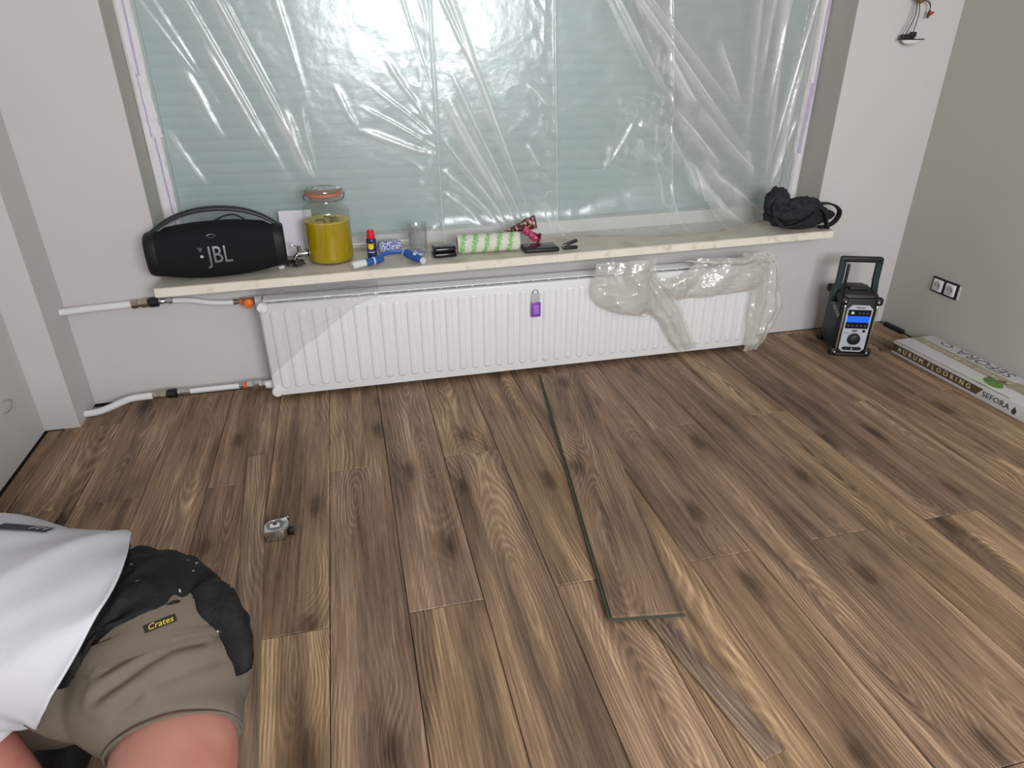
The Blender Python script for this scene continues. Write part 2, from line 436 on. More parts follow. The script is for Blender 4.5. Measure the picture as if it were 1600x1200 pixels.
# ------------------------------------------------------------------ window: frame, pane, roller shutter
win = tag(bpy.data.objects.new('window_1', None), kind='structure'); COL.objects.link(win)
def zb(x): return 0.556 + 0.0155*(x-RL)
fr = MB()
FY0, FY1 = 2.872, 2.94
fr.box(((RL+RL+0.058)/2, (FY0+FY1)/2, 1.40), (0.058, FY1-FY0, 1.84))
fr.box(((RR+RR-0.062)/2, (FY0+FY1)/2, 1.40), (0.062, FY1-FY0, 1.84))
fr.box(((RL+RR)/2, (FY0+FY1)/2, RT-0.03), (RR-RL, FY1-FY0, 0.06))
fr.build('frame', PVC, win, smooth=False, bevel=0.004)
fb = MB(); a, b_ = RL+0.05, RR-0.05
fb.add([(a, FY0-0.004, 0.485), (a, FY1, 0.485), (b_, FY1, 0.485), (b_, FY0-0.004, 0.485), (a, FY0-0.004, zb(a)), (a, FY1, zb(a)), (b_, FY1, zb(b_)), (b_, FY0-0.004, zb(b_))],
       [(0, 1, 2, 3), (4, 5, 6, 7), (0, 1, 5, 4), (1, 2, 6, 5), (2, 3, 7, 6), (3, 0, 4, 7)])
fb.build('bottom_rail', mat('rail_white', (206, 203, 200), 0.5, var=0.03), win, smooth=False)
GLASS = film_mat('window_glass', 0.05, 0.32, 0.80, tint=(0.86, 0.915, 0.915), hazecol=(0.74, 0.80, 0.80), bump=0.0)
gl = MB(); gl.box(((RL+RR)/2, 2.915, 1.43), (RR-RL-0.11, 0.004, 1.74)); gl.build('pane', GLASS, win, smooth=False)

SH = mat('shutter_grey', (206, 212, 214), 0.55, var=0.015, vscale=3)
sh = thing('roller_shutter', 'closed pale blue grey roller shutter behind the film covered window', 'shutter', ((RL+RR)/2, 2.985, 0.52))
prof = [(-0.004+0.006*math.cos(-PI/2+PI*i/8)**0.8 if 0 < i < 8 else -0.004, -0.0222+0.0444*i/8) for i in range(9)]
sm = MB(); wd = RR-RL-0.06
ringA = [(-wd/2, -p, z) for p, z in prof] + [(-wd/2, 0.012, 0.0222), (-wd/2, 0.012, -0.0222)]
ringB = [(wd/2, y, z) for _, y, z in ringA]
sm.rings([ringA, ringB]); sme = sm.mesh('slat', True, 50)
for i in range(41):
    o = link('slat', sme, SH, sh); o.location = (0, 0, 0.02+i*0.0435)

# ------------------------------------------------------------------ window sill
MARBLE = mat('sill_stone', (208, 201, 188), 0.42, spec=0.4, var=0.06, vscale=14, rgb2=(182, 172, 155), r2scale=9, r2lo=0.52, r2hi=0.72, bump=0.06, bscale=40)
sl = MB()
c = []
for (x, yf) in ((RL-0.001, 2.519), (RR+0.001, 2.560)):
    z = sill_z(x)
    c.append([(x, yf, z-0.033), (x, yf, z-0.003), (x, yf+0.003, z), (x, 2.873, z), (x, 2.873, z-0.033)])
sl.rings(c)
sill = struct(sl.build('trim_2', [MARBLE, mat('sill_edge', (228, 222, 208), 0.7, var=0.05, vscale=12, rgb2=(206, 196, 178), r2scale=22, r2lo=0.55, r2hi=0.7, bump=0.1, bscale=80)], smooth=False))
for p in sill.data.polygons:
    if p.normal.y < -0.3 and abs(p.normal.z) < 0.5: p.material_index = 1

# ------------------------------------------------------------------ clear protective film over the window
FILM = film_mat('dust_film', 0.17, 0.24, 0.84, tint=(0.95, 0.975, 0.97), hazecol=(0.90, 0.93, 0.92), bump=0.16, bscale=14, bdist=0.02, crease=0.42)
FILM2 = film_mat('dust_film_fold', 0.13, 0.24, 0.9, crease=0.42, tint=(0.95, 0.96, 0.95), hazecol=(0.88, 0.87, 0.85), bump=0.22, bscale=18, bdist=0.02)
CRE = [((-0.552, 1.386), (-0.42, 1.092)),((-0.456, 1.408), (-0.203, 0.793)),((-0.364, 1.428), (-0.121, 0.824)),((-0.337, 1.428), (-0.198, 1.079)),((-0.198, 1.079), (-0.126, 0.824)),((-0.628, 1.027), (-0.509, 0.79)),((-0.151, 1.36), (-0.106, 1.123)),((-0.128, 1.084), (-0.104, 0.823)),((-0.593, 1.388), (-0.438, 1.123)),((-0.444, 1.31), (-0.27, 0.916)),((-0.524, 1.229), (-0.423, 0.967)),((0.448, 1.405), (0.632, 1.027)),((0.439, 1.221), (0.738, 0.61)),((0.422, 1.131), (0.709, 0.601)),((0.406, 0.953), (0.677, 0.589)),((0.4, 0.829), (0.649, 0.59)),((0.395, 0.739), (0.578, 0.595)),((0.499, 1.352), (0.772, 0.639)),((0.409, 1.108), (0.664, 0.645)),((0.197, 1.251), (0.376, 0.976)),((0.129, 1.158), (0.375, 0.954)),((0.085, 1.079), (0.378, 0.913)),((0.302, 1.372), (0.387, 1.085)),((0.075, 0.987), (0.381, 0.88)),((-0.001, 1.159), (0.075, 0.987)),((0.353, 1.414), (0.411, 1.154)),((1.098, 1.442), (1.308, 1.126)),((1.138, 1.442), (1.418, 1.039)),((1.222, 1.443), (1.782, 0.865)),((1.271, 1.444), (1.76, 0.99)),((1.362, 1.249), (1.521, 1.055)),((1.521, 1.055), (1.864, 0.752)),((1.504, 0.831), (1.827, 0.523)),((1.589, 1.312), (1.739, 1.04)),((1.761, 1.448), (1.795, 0.864)),((1.795, 0.864), (1.855, 0.727)),((1.829, 1.449), (1.811, 1.057)),((1.904, 1.45), (1.863, 0.95)),((2.023, 1.423), (1.909, 0.724)),((2.014, 1.258), (1.962, 0.693)),((2.032, 0.999), (1.945, 0.693)),((1.418, 1.039), (1.681, 0.791)),((1.581, 0.822), (1.916, 0.576)),((1.376, 0.989), (1.6, 0.681)),((1.888, 1.379), (1.922, 0.724)),((1.146, 0.905), (1.11, 0.792)),((1.254, 1.018), (1.124, 0.799)),((0.76, 1.149), (0.861, 1.051)),((0.756, 0.917), (0.833, 0.811))]
STRONG = {1: 1.2, 2: 1.8, 3: 1.2, 4: 1.5, 5: 1.1, 12: 1.6, 13: 1.4, 14: 1.5, 15: 1.2, 16: 1.2, 17: 1.3, 27: 1.5, 28: 1.1, 30: 1.7, 32: 2.0, 11: 1.3}
def wrinkle(X, Z, cre, seed=0.0):
    D = np.zeros_like(X); K = np.zeros_like(X)
    rs = np.random.RandomState(11)
    for i, ((x0, z0), (x1, z1)) in enumerate(cre):
        # creases leaving the top of the picture go on up the sheet
        if z0 > 1.34: x0, z0 = x0+(x0-x1)/(z0-z1)*0.7, z0+0.7
        dx, dz = x1-x0, z1-z0; Ln = math.hypot(dx, dz); tx, tz = dx/Ln, dz/Ln
        t = ((X-x0)*tx+(Z-z0)*tz)/Ln; d = (X-x0)*(-tz)+(Z-z0)*tx
        d = d + 0.012*np.sin(t*5+i)*np.clip(t, 0, 1)*(1-np.clip(t, 0, 1))
        tap = np.clip(t/0.18, 0, 1)*np.clip((1.04-t)/0.25, 0, 1)
        w = (0.006 + 0.006*rs.rand())*(1.35-0.6*np.clip(t, 0, 1)); A = (0.0022+0.0016*rs.rand())*STRONG.get(i, 0.85)
        D += A*tap*(np.exp(-(d/w)**2) - 0.35*np.exp(-((d-1.9*w)/(1.6*w))**2))
        K += min(A/0.0040, 1.4)*tap*(0.75*np.exp(-(d/(0.55*w))**2)+0.45*np.exp(-((d+1.3*w)/(1.9*w))**2))*(0.75+0.5*vn(t*7+i, d*40))
    return D, K
def film_sheet(name, xs0, xs1, nx, zs, foot, ybase, m, parent, cre, left_edge=None, seed=0.0):
    """sheet hanging from the top of the recess, ending in a curved foot that lies on the sill"""
    u = np.linspace(0, 1, nx); nz = len(zs)
    U, Zv = np.meshgrid(u, zs)
    if left_edge is None: X = xs0+(xs1-xs0)*U
    else:
        E = left_edge(Zv); X = E+(xs1-E)*U
    F = foot(X)                                # how far the sheet runs forward over the sill
    zs_floor = 0.513+0.0093*(X+0.695)+0.004
    Rr = np.clip(F*1.1, 0.02, 0.26)
    k = np.clip((zs_floor+Rr-Zv)/Rr, 0, 1)     # 0 above the bend, 1 on the sill
    ang = k*PI/2
    Y = ybase - F*(1-np.cos(ang)); Z = np.where(k > 0, zs_floor+Rr*(1-np.sin(ang)), Zv)
    D, K = wrinkle(X, Zv, cre, seed)
    D += 0.006*vn(X*3+seed, Zv*1.6)+0.0016*ridge(X*9+Zv*6+seed, Zv*7-X*5)
    for sx0, sx1 in ((0.382, 0.389), (0.870, 0.904), (1.359, 1.466)):     # fold lines of the unrolled sheet
        sx = sx1+(sx0-sx1)*(Zv-0.55)/0.9
        dd = X-sx
        D += 0.0042*np.exp(-(dd/0.006)**2)
        side = np.exp(-((dd+0.055)/0.05)**2)
        K += 0.35*np.exp(-(dd/0.0035)**2) + side*0.9*np.clip(ridge(X*24+7+seed, Zv*17+X*12)-0.18, 0, 1)
        D += side*0.0034*ridge(X*26+7+seed, Zv*19+X*12)
    crump = np.exp(-((X-1.28)/0.16)**2-((Zv-0.93)/0.2)**2)
    D += crump*0.005*ridge(X*20+3, Zv*24+X*9)
    low = np.clip((0.80-Zv)/0.25, 0, 1)*np.clip((X-0.35)/0.2, 0, 1)
    D += low*0.0035*ridge(X*15+1+seed, Zv*11+seed)
    edge = np.minimum(U/0.02, 1)*np.minimum((1-U)/0.02, 1)
    D = (np.clip(D, -0.008, 0.02)+0.009)*np.clip(edge, 0.1, 1)
    Y = Y - D*np.cos(ang*0.9); Z = Z + D*np.sin(ang)*0.6
    K += 0.5*np.clip(ridge(X*7+Zv*5+seed, Zv*5-X*4)-0.30, 0, 1)*np.clip((X+0.2)/0.5, 0, 1)
    K += low*0.5*np.clip(ridge(X*17+seed, Zv*13)-0.1, 0, 1) + crump*np.clip(ridge(X*22+3, Zv*26+X*9)-0.1, 0, 1)
    o = np_grid(name, X, Y, Z, m, parent, flip=True)
    a = o.data.attributes.new('crease', 'FLOAT', 'POINT'); a.data.foreach_set('value', np.clip(K, 0, 1.6).astype(np.float32).ravel())
    return o
zs = np.concatenate([np.linspace(2.30, 1.50, 60, endpoint=False), np.linspace(1.50, 0.505, 330)])
def foot1(X):
    f = 0.02 + 0.085*np.clip((X-0.28)/0.12, 0, 1) + 0.10*np.clip((X-1.0)/0.3, 0, 1)
    return np.clip(f-0.14*np.clip((X-1.58)/0.25, 0, 1), 0.02, 0.205)
filmroot = thing('dust_sheet', 'large clear plastic dust sheet taped over the whole window, creased and shiny', 'plastic sheet', (0, 0, 0))
film_sheet('sheet', RL+0.040, RR-0.036, 760, zs, foot1, 2.866, FILM, filmroot, CRE)
EZ = [(2.3, 0.95), (1.442, 1.181), (1.166, 1.318), (0.91, 1.466), (0.682, 1.60), (0.50, 1.66)][::-1]
def ledge(Z): return np.interp(Z, [a for a, _ in EZ], [b for _, b in EZ])
def foot2(X): return np.clip(0.15+0.14*np.clip((X-1.35)/0.25, 0, 1)-0.22*np.clip((X-1.62)/0.22, 0, 1), 0.06, 0.29)
film_sheet('overlap', 0, RR-0.045, 330, zs, foot2, 2.850, FILM2, filmroot, CRE[26:], ledge, 5.3)

# masking tape holding the sheet to the frame
TAPE = mat('white_tape', (226, 222, 226), 0.5, var=0.03, vscale=20, bump=0.2, bscale=50)
PURP = mat('purple_tape', (186, 174, 206), 0.45, var=0.08, vscale=30)
def tape(label, x0, x1, za, zt, strip, jag, y=2.8655, rz=0.0):
    t = thing('masking_tape', label, 'tape', (0, 0, 0), group=None)
    n = 14; vs = []
    rs = random.Random(int(za*100))
    L_, R_ = [], []
    for i in range(n+1):
        z = za+(zt-za)*i/n
        yy = y-0.0012*math.sin(i*1.7)-0.001
        L_.append((x0[0]+(x0[1]-x0[0])*i/n+rs.uniform(-1, 1)*jag*0.3, yy, z)); R_.append((x1[0]+(x1[1]-x1[0])*i/n+rs.uniform(-1, 1)*jag, yy-0.0015, z))
    mb = MB()
    rings = [[l, r, (r[0], r[1]+0.0016, r[2]), (l[0], l[1]+0.0016, l[2])] for l, r in zip(L_, R_)]
    mb.rings(rings); mb.build('strip', TAPE, t, smooth=False)
    ps = MB(); a, b_ = strip
    rings = []
    for l, r in zip(L_, R_):
        p = [l[i]+(r[i]-l[i])*a for i in range(3)]; q = [l[i]+(r[i]-l[i])*b_ for i in range(3)]
        rings.append([(p[0], p[1]-0.0008, p[2]), (q[0], q[1]-0.0008, q[2]), (q[0], q[1]+0.0012, q[2]), (p[0], p[1]+0.0012, p[2])])
    ps.rings(rings); ps.build('purple_edge', PURP, t, smooth=False)
    return t
tape('lowest white tape strip with purple stripe on left side of window frame', (RL+0.012, RL+0.004), (RL+0.060, RL+0.056), 0.55, 1.02, (0.55, 0.68), 0.001)
tape('wide torn white tape strip in the middle of left window frame', (RL+0.008, RL+0.010), (RL+0.066, RL+0.052), 0.985, 1.20, (0.30, 0.40), 0.003, y=2.8640)
tape('uppermost white tape strip with purple stripe on left side of window frame', (RL+0.010, RL+0.012), (RL+0.056, RL+0.06), 1.18, 2.24, (0.42, 0.58), 0.001)
tape('lowest pale tape strip on right side of window frame', (RR-0.060, RR-0.058), (RR-0.022, RR-0.018), 0.56, 0.86, (0.02, 0.16), 0.002)
tape('middle tape strip with loose purple flap on right window frame', (RR-0.066, RR-0.062), (RR-0.024, RR-0.012), 0.83, 1.13, (0.50, 0.92), 0.004, y=2.8640)
tape('uppermost lilac tape strip on right side of window frame', (RR-0.056, RR-0.060), (RR-0.010, RR-0.012), 1.10, 2.24, (0.72, 0.97), 0.002)

# ------------------------------------------------------------------ radiator
rad = thing('radiator', 'long white panel radiator with vertical grooves under the windowsill', 'radiator', (0.717, 2.60, 0.022))
RW, RH, RF = 2.17, 0.402, -0.055          # width, height, local y of the front face
fp = MB(); fp.box((0, RF+0.011, RH/2-0.006), (RW-0.004, 0.022, RH-0.012), bev=0.007); fp.build('front_panel', WHITE, rad)
bpn = MB(); bpn.box((0, 0.036, RH/2), (RW-0.02, 0.016, RH-0.02), bev=0.006); bpn.build('back_panel', WHITE, rad)
NR = 41; step = (RW-0.10)/(NR-1)
rib = MB()
w_, h_ = 0.0135, 0.150
out = lambda k, y: [(k*w_*math.cos(a), y, h_*(1 if a > 0 else -1)+k*w_*math.sin(a)) for a in [PI*i/8 for i in range(9)]] + \
                   [(k*w_*math.cos(a), y, -h_+k*w_*math.sin(a)) for a in [-PI+PI*i/8 for i in range(9)]]
def capsule(k, y):
    pts = []
    for i in range(9):
        a = PI*i/8; pts.append((k*w_*math.cos(a), y, h_+k*w_*math.sin(a)))
    for i in range(9):
        a = PI+PI*i/8; pts.append((k*w_*math.cos(a), y, -h_+k*w_*math.sin(a)))
    return pts
rib.rings([capsule(1.25, 0.002), capsule(1.2, 0.0), capsule(0.85, -0.0042), capsule(0.5, -0.0055)], True, True)
ribm = rib.mesh('rib', True, 60)
for i in range(NR):
    o = link('rib', ribm, WHITE, rad); o.location = (-RW/2+0.05+i*step, RF, RH/2-0.004)
gr = MB()
for y in (-0.028, -0.010, 0.008, 0.024): gr.box((0, y, RH-0.006), (RW-0.03, 0.0055, 0.006))
for i in range(33): gr.box((-RW/2+0.05+i*(RW-0.1)/32, -0.002, RH-0.010), (0.006, 0.062, 0.005))
gr.build('top_grille', WHITE, rad, smooth=False)
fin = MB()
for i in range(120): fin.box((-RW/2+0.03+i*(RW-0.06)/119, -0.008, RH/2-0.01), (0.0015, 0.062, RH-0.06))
tag(fin.build('convector_fins', mat('fin_painted_shade', (78, 76, 74), 0.6), rad, smooth=False), kind='stuff')  # fins coloured dark, painting in the shade seen between the grille bars
for sx in (-1, 1):
    sd = MB(); sd.box((sx*(RW/2-0.003), -0.006, RH/2-0.004), (0.006, 0.086, RH-0.035), bev=0.002); sd.build('side_cover', WHITE, rad)
    for z in (0.022, RH-0.022):
        cp = MB(); cp.lathe([(0.021, -0.006), (0.021, 0.004), (0.018, 0.008), (0.006, 0.009)], 24, M=T(sx*(RW/2-0.014), RF-0.003, z) @ RX(PI/2)); cp.build('end_plug', WHITE, rad)
bot = MB(); bot.box((0, RF+0.012, 0.006), (RW-0.03, 0.024, 0.008), bev=0.003); bot.build('bottom_rail', WHITE, rad)
for x in (-0.7, 0.7):
    br = MB(); br.box((x, 0.0715, RH/2), (0.04, 0.055, 0.25)); br.build('wall_bracket', WHITE, rad, smooth=False)

# leftover clear film on the radiator's left corner
RADF = film_mat('thin_wrap', 0.10, 0.16, 0.9, tint=(0.965, 0.965, 0.965), bump=0.4, bscale=40, bdist=0.01)
u = np.linspace(0, 1, 60); v = np.linspace(0, 1, 60)
U, V = np.meshgrid(u, v)
# from the back of the top edge, over the front edge, down to the slanting torn border
Lz = 0.30*(1-U)**1.25+0.012+0.016*vn(U*9, U*0+2.5)+0.006*vn(U*31, U*0+7.5)
Xf = -0.376+0.46*U + 0.02*(1-U)*0
t0 = 0.25
S = np.clip((V-t0)/(1-t0), 0, 1); Tp = np.clip(V/t0, 0, 1)
Yf = np.where(V < t0, 2.635-0.098*Tp, 2.5375-0.003*S) - 0.005*np.abs(ridge(U*14+V*6, V*16-U*9)) - 0.0035*np.exp(-((V-1+0.10*(1-U))/0.03)**2) - 0.003*np.exp(-((V-0.72-0.1*U)/0.025)**2) - 0.002
Zf = np.where(V < t0, 0.432+0.010*(1-Tp)+0.006*ridge(U*16, V*30), 0.430-Lz*S) 
Xf = Xf + 0.012*S*(1-U)*2*0.5
Yf = np.minimum(Yf, np.where(V < t0, 9, 2.5365))
pf = np_grid('protective_film', Xf, Yf, Zf, RADF, flip=True)
tag(pf, 'leftover thin clear film clinging to the radiator\'s left corner', 'plastic film')

# small clear and purple packet hanging on the radiator front
tg = thing('hanging_packet', 'small clear hanging packet with purple lower half on radiator front', 'packet', (0.717, 2.534, 0.268))
CLEAR = film_mat('clear_packet', 0.22, 0.12, 1.6, tint=(0.88, 0.88, 0.9), bump=0.8, bscale=120, bdist=0.004)
mb = MB(); mb.box((0, 0, 0.052), (0.040, 0.006, 0.100), bev=0.003); mb.build('clear_sleeve', CLEAR, tg)
mb = MB(); mb.box((0.001, -0.005, 0.033), (0.040, 0.008, 0.064), bev=0.0035); mb.build('purple_insert', mat('purple_gel', (128, 66, 176), 0.25, var=0.15, vscale=60, coat=0.4), tg)
mb = MB(); mb.box((0.001, -0.0095, 0.034), (0.024, 0.003, 0.040), bev=0.0012); mb.build('purple_window', mat('purple_pale', (160, 110, 205), 0.2, coat=0.4), tg)
mb = MB(); mb.tube([(-0.012, 0, 0.1), (-0.010, 0.0, 0.112), (0.0, 0.0, 0.119), (0.010, 0, 0.112), (0.012, 0, 0.1)], 0.0016, 6); mb.build('loop', mat('grey_wire', (110, 108, 105), 0.4), tg)

# ------------------------------------------------------------------ pipes
def pipe_run(root, pts, r, name='pipe', m=None):
    mb = MB(); mb.tube(cat_rom(pts, 6), r, 16); return mb.build(name, m or WHITE, root)
def along(p, q):
    d = (Vector(q)-Vector(p)).normalized(); return d.to_track_quat('Z', 'Y').to_matrix().to_4x4()
def fitting(root, name, p, q, prof, m, n=20):
    """turned fitting along the line p-q; profile of (radius, fraction of the length)"""
    L_ = (Vector(q)-Vector(p)).length
    mb = MB(); mb.lathe([(r, f*L_) for r, f in prof], n, M=T(*p) @ along(p, q)); return mb.build(name, m, root)
up = thing('heating_pipe', 'upper white heating pipe from the boxed corner to the radiator, orange valve knob', 'pipe', (0, 0, 0))
y = 2.655
pipe_run(up, [(-1.076, y, 0.408), (-0.95, y, 0.414), (-0.815, y, 0.419)], 0.0135)
HEX = [(0.014, 0), (0.017, 0.02), (0.017, 0.3), (0.014, 0.32), (0.014, 0.45), (0.018, 0.47), (0.018, 0.8), (0.0145, 0.82), (0.0145, 1)]
fitting(up, 'coupling', (-0.83, y, 0.418), (-0.755, y, 0.422), HEX, NICKEL, 6)
fitting(up, 'black_cap', (-0.768, y-0.004, 0.421), (-0.732, y-0.004, 0.422), [(0.015, 0), (0.019, 0.1), (0.019, 0.9), (0.014, 1)], BLACK, 16)
fitting(up, 'press_sleeve', (-0.735, y, 0.422), (-0.683, y, 0.421), [(0.010, 0), (0.0125, 0.05), (0.0125, 0.35), (0.0105, 0.4), (0.0105, 0.6), (0.0125, 0.65), (0.0125, 0.95), (0.010, 1)], CHROME)
pipe_run(up, [(-0.69, y, 0.421), (-0.62, y, 0.416), (-0.56, y, 0.402), (-0.50, y, 0.396), (-0.465, y, 0.396)], 0.0105)
fitting(up, 'press_sleeve', (-0.470, y, 0.396), (-0.437, y, 0.396), [(0.0125, 0), (0.0125, 0.4), (0.0105, 0.45), (0.0105, 0.6), (0.0125, 0.65), (0.0125, 1)], CHROME)
fitting(up, 'red_ring', (-0.447, y, 0.396), (-0.437, y, 0.396), [(0.0135, 0), (0.0135, 1)], mat('orange_red', (214, 92, 50), 0.5))
fitting(up, 'valve_body', (-0.437, y, 0.396), (-0.375, y, 0.398), HEX, CHROME, 6)
mb = MB(); mb.lathe([(0.004, -0.02), (0.013, -0.018), (0.0185, -0.008), (0.0195, 0.004), (0.017, 0.012), (0.006, 0.018)], 20, M=T(-0.413, y-0.022, 0.395) @ RX(PI/2)); mb.build('valve_knob', mat('orange_knob', (236, 118, 38), 0.45), up)
fitting(up, 'white_nut', (-0.388, y-0.01, 0.398), (-0.362, y-0.01, 0.399), [(0.019, 0), (0.019, 0.9), (0.016, 1)], WHITE, 24)

lo = thing('heating_pipe', 'lower white heating pipe just above the floor, bent near the boxed corner', 'pipe', (0, 0, 0))
pipe_run(lo, [(-1.075, 2.585, 0.016), (-1.03, 2.59, 0.017), (-0.985, 2.60, 0.026), (-0.94, 2.61, 0.040), (-0.90, 2.615, 0.048), (-0.84, 2.615, 0.050), (-0.815, 2.615, 0.051)], 0.0135)
y = 2.615
fitting(lo, 'coupling', (-0.83, y, 0.051), (-0.765, y, 0.052), HEX, NICKEL, 6)
fitting(lo, 'black_cap', (-0.775, y-0.003, 0.052), (-0.737, y-0.003, 0.053), [(0.015, 0), (0.019, 0.1), (0.019, 0.9), (0.014, 1)], BLACK, 16)
fitting(lo, 'press_sleeve', (-0.74, y, 0.053), (-0.69, y, 0.053), [(0.010, 0), (0.0125, 0.05), (0.0125, 0.35), (0.0105, 0.4), (0.0105, 0.6), (0.0125, 0.65), (0.0125, 0.95), (0.010, 1)], CHROME)
pipe_run(lo, [(-0.70, y, 0.053), (-0.6, y, 0.054), (-0.50, y, 0.054)], 0.0105)
fitting(lo, 'press_sleeve', (-0.505, y, 0.054), (-0.475, y, 0.054), [(0.0125, 0), (0.0125, 0.4), (0.0105, 0.45), (0.0105, 0.6), (0.0125, 0.65), (0.0125, 1)], CHROME)
fitting(lo, 'red_ring', (-0.487, y, 0.054), (-0.476, y, 0.054), [(0.0135, 0), (0.0135, 1)], MATS['orange_red'])
fitting(lo, 'valve_body', (-0.476, y, 0.054), (-0.40, y, 0.052), HEX, CHROME, 6)
mb = MB(); mb.lathe([(0.011, -0.012), (0.014, -0.008), (0.014, 0.006), (0.010, 0.010)], 16, M=T(-0.44, y-0.012, 0.052) @ RX(PI/2)); mb.build('valve_cap', CHROME, lo)
fitting(lo, 'white_nut', (-0.402, y-0.01, 0.052), (-0.366, y-0.01, 0.050), [(0.015, 0), (0.018, 0.5), (0.018, 1)], WHITE, 24)

# ------------------------------------------------------------------ helpers for soft and printed things
def snap(vs, tree, direction, off):
    """lay flat artwork onto a curved surface along a direction"""
    d = Vector(direction).normalized(); out_ = []
    for v in vs:
        hit, n, i, dist = tree.ray_cast(Vector(v)-d*0.5, d)
        out_.append(hit - d*(off + (0 if hit is None else 0)) if hit is not None else Vector(v))
    return out_
def art(name, vs, fs, m, parent, tree, direction, off=0.0008):
    bm = bmesh.new(); bv = [bm.verts.new(Vector(v)) for v in vs]
    for f in fs:
        try: bm.faces.new([bv[i] for i in f])
        except ValueError: pass
    bmesh.ops.triangulate(bm, faces=bm.faces[:])
    for _ in range(3):
        es = [e for e in bm.edges if e.calc_length() > 0.008]
        if not es: break
        bmesh.ops.subdivide_edges(bm, edges=es, cuts=1)
        bmesh.ops.triangulate(bm, faces=bm.faces[:])
    bm.verts.index_update()
    vs = [v.co.copy() for v in bm.verts]; fs = [[v.index for v in f.verts] for f in bm.faces]; bm.free()
    mb = MB(); mb.add(snap(vs, tree, direction, off), fs); return mb.build(name, m, parent, smooth=False)
def patch_grid(w, h, nx, ny, M):
    vs = [M @ Vector((-w/2+w*i/nx, -h/2+h*j/ny, 0)) for j in range(ny+1) for i in range(nx+1)]
    fs = [(j*(nx+1)+i, j*(nx+1)+i+1, (j+1)*(nx+1)+i+1, (j+1)*(nx+1)+i) for j in range(ny) for i in range(nx)]
    return vs, fs
def sup(c, a, b_, e, n, U_, V_):
    """superellipse ring"""
    out_ = []
    for k in range(n):
        t = 2*PI*k/n; cs, sn = math.cos(t), math.sin(t)
        out_.append(Vector(c) + Vector(U_)*(a*math.copysign(abs(cs)**(2/e), cs)) + Vector(V_)*(b_*math.copysign(abs(sn)**(2/e), sn)))
    return out_
def lump(name, center, size, m, parent=None, seed=0, amp=0.25, freq=2.2, M=None, sub=4, flat=None):
    """crumpled blob"""
    bm = bmesh.new(); bmesh.ops.create_icosphere(bm, subdivisions=sub, radius=1)
    for v in bm.verts:
        n = v.co.normalized()
        k = 1 + amp*(mnoise.noise(n*freq+Vector((seed, 3.1*seed, 1)))*1.2 - abs(mnoise.noise(n*freq*2.7+Vector((seed*2, 0, seed))))*0.9)
        p = n*k
        v.co = Vector((p.x*size[0], p.y*size[1], p.z*size[2]))
        if flat is not None: v.co.z = max(v.co.z, flat)
        if M is not None: v.co = M @ v.co
        v.co += Vector(center)
    for f in bm.faces: f.smooth = True
    me = bpy.data.meshes.new(name); bm.to_mesh(me); bm.free()
    return link(name, me, m, parent)

# ------------------------------------------------------------------ loudspeaker
CLOTH = mat('speaker_cloth', (20, 21, 25), 0.8, spec=0.25, bump=0.25, bscale=900)
RUB = mat('black_rubber', (19, 20, 23), 0.55, spec=0.35)
SILV = mat('silver_print', (150, 152, 156), 0.35, metal=0.6)
spx, spy = -0.480, 2.622
spk = thing('speaker', 'big black portable loudspeaker with carry handle on the sill\'s left end', 'speaker', (spx, spy, sill_z(spx)+0.001), math.radians(5.5))
SH_, SD_, SZ_ = 0.1010, 0.083, 0.1015
def sh_h(t): return SH_*(1-0.30*abs(t)**2.3)
def sh_d(t): return SD_*(1-0.26*abs(t)**2.3)
mb = MB()
ts = [-0.93+1.86*i/36 for i in range(37)]
mb.rings([sup((0.237*t, 0, SZ_), sh_d(t), sh_h(t), 2.5, 56, (0, 1, 0), (0, 0, 1)) for t in ts])
body = mb.build('body', CLOTH, spk)
btree = bvh(body.data)
for s in (-1, 1):
    mb = MB()
    mb.rings([sup((s*0.237*t, 0, SZ_), sh_d(t)*k, sh_h(t)*k, 2.6, 48, (0, 1, 0), (0, 0, 1)) for t, k in ((0.84, 1.002), (0.87, 1.03), (0.95, 1.035), (0.985, 1.02), (1.0, 0.96), (0.99, 0.90), (0.95, 0.86), (0.94, 0.4))])
    mb.build('end_cap', RUB, spk)
mb = MB()
hp = cat_rom([(-0.222, 0, 0.150), (-0.205, 0, 0.176), (-0.15, 0, 0.212), (-0.08, 0, 0.237), (0, 0, 0.246), (0.08, 0, 0.239), (0.15, 0, 0.217), (0.205, 0, 0.182), (0.222, 0, 0.155)], 6)
rings = []
for i, p in enumerate(hp):
    t = (hp[min(i+1, len(hp)-1)]-hp[max(i-1, 0)]).normalized(); nrm = Vector((-t.z, 0, t.x))
    rings.append(sup(p, 0.017, 0.0105, 3, 16, (0, 1, 0), nrm))
mb.rings(rings); mb.build('handle', mat('handle_black', (26, 32, 34), 0.5), spk)
mb = MB(); mb.tube([p + Vector((0, -0.0165, -0.008)) for p in hp[5:-5]], 0.0026, 6); mb.build('silver_line', SILV, spk)
for s in (-1, 1):
    mb = MB(); mb.box((s*0.218, 0, 0.155), (0.024, 0.040, 0.036), bev=0.009); mb.build('handle_mount', RUB, spk)
vs, fs = text_geo('JBL', 0.088, 0.0)
art('logo', [Matrix.Translation((0.008, -0.2, SZ_-0.004)) @ FRONT @ Matrix.Diagonal((0.72, 1, 1, 1)) @ v for v in vs], fs, SILV, spk, btree, (0, 1, 0), 0.0012)
vs = [(-0.052+0.0055*math.cos(2*PI*k/14), -0.2, SZ_-0.004+0.0055*math.sin(2*PI*k/14)) for k in range(14)]
art('logo_dot', vs, [list(range(14))], mat('pale_print', (185, 187, 190), 0.4), spk, btree, (0, 1, 0), 0.0012)
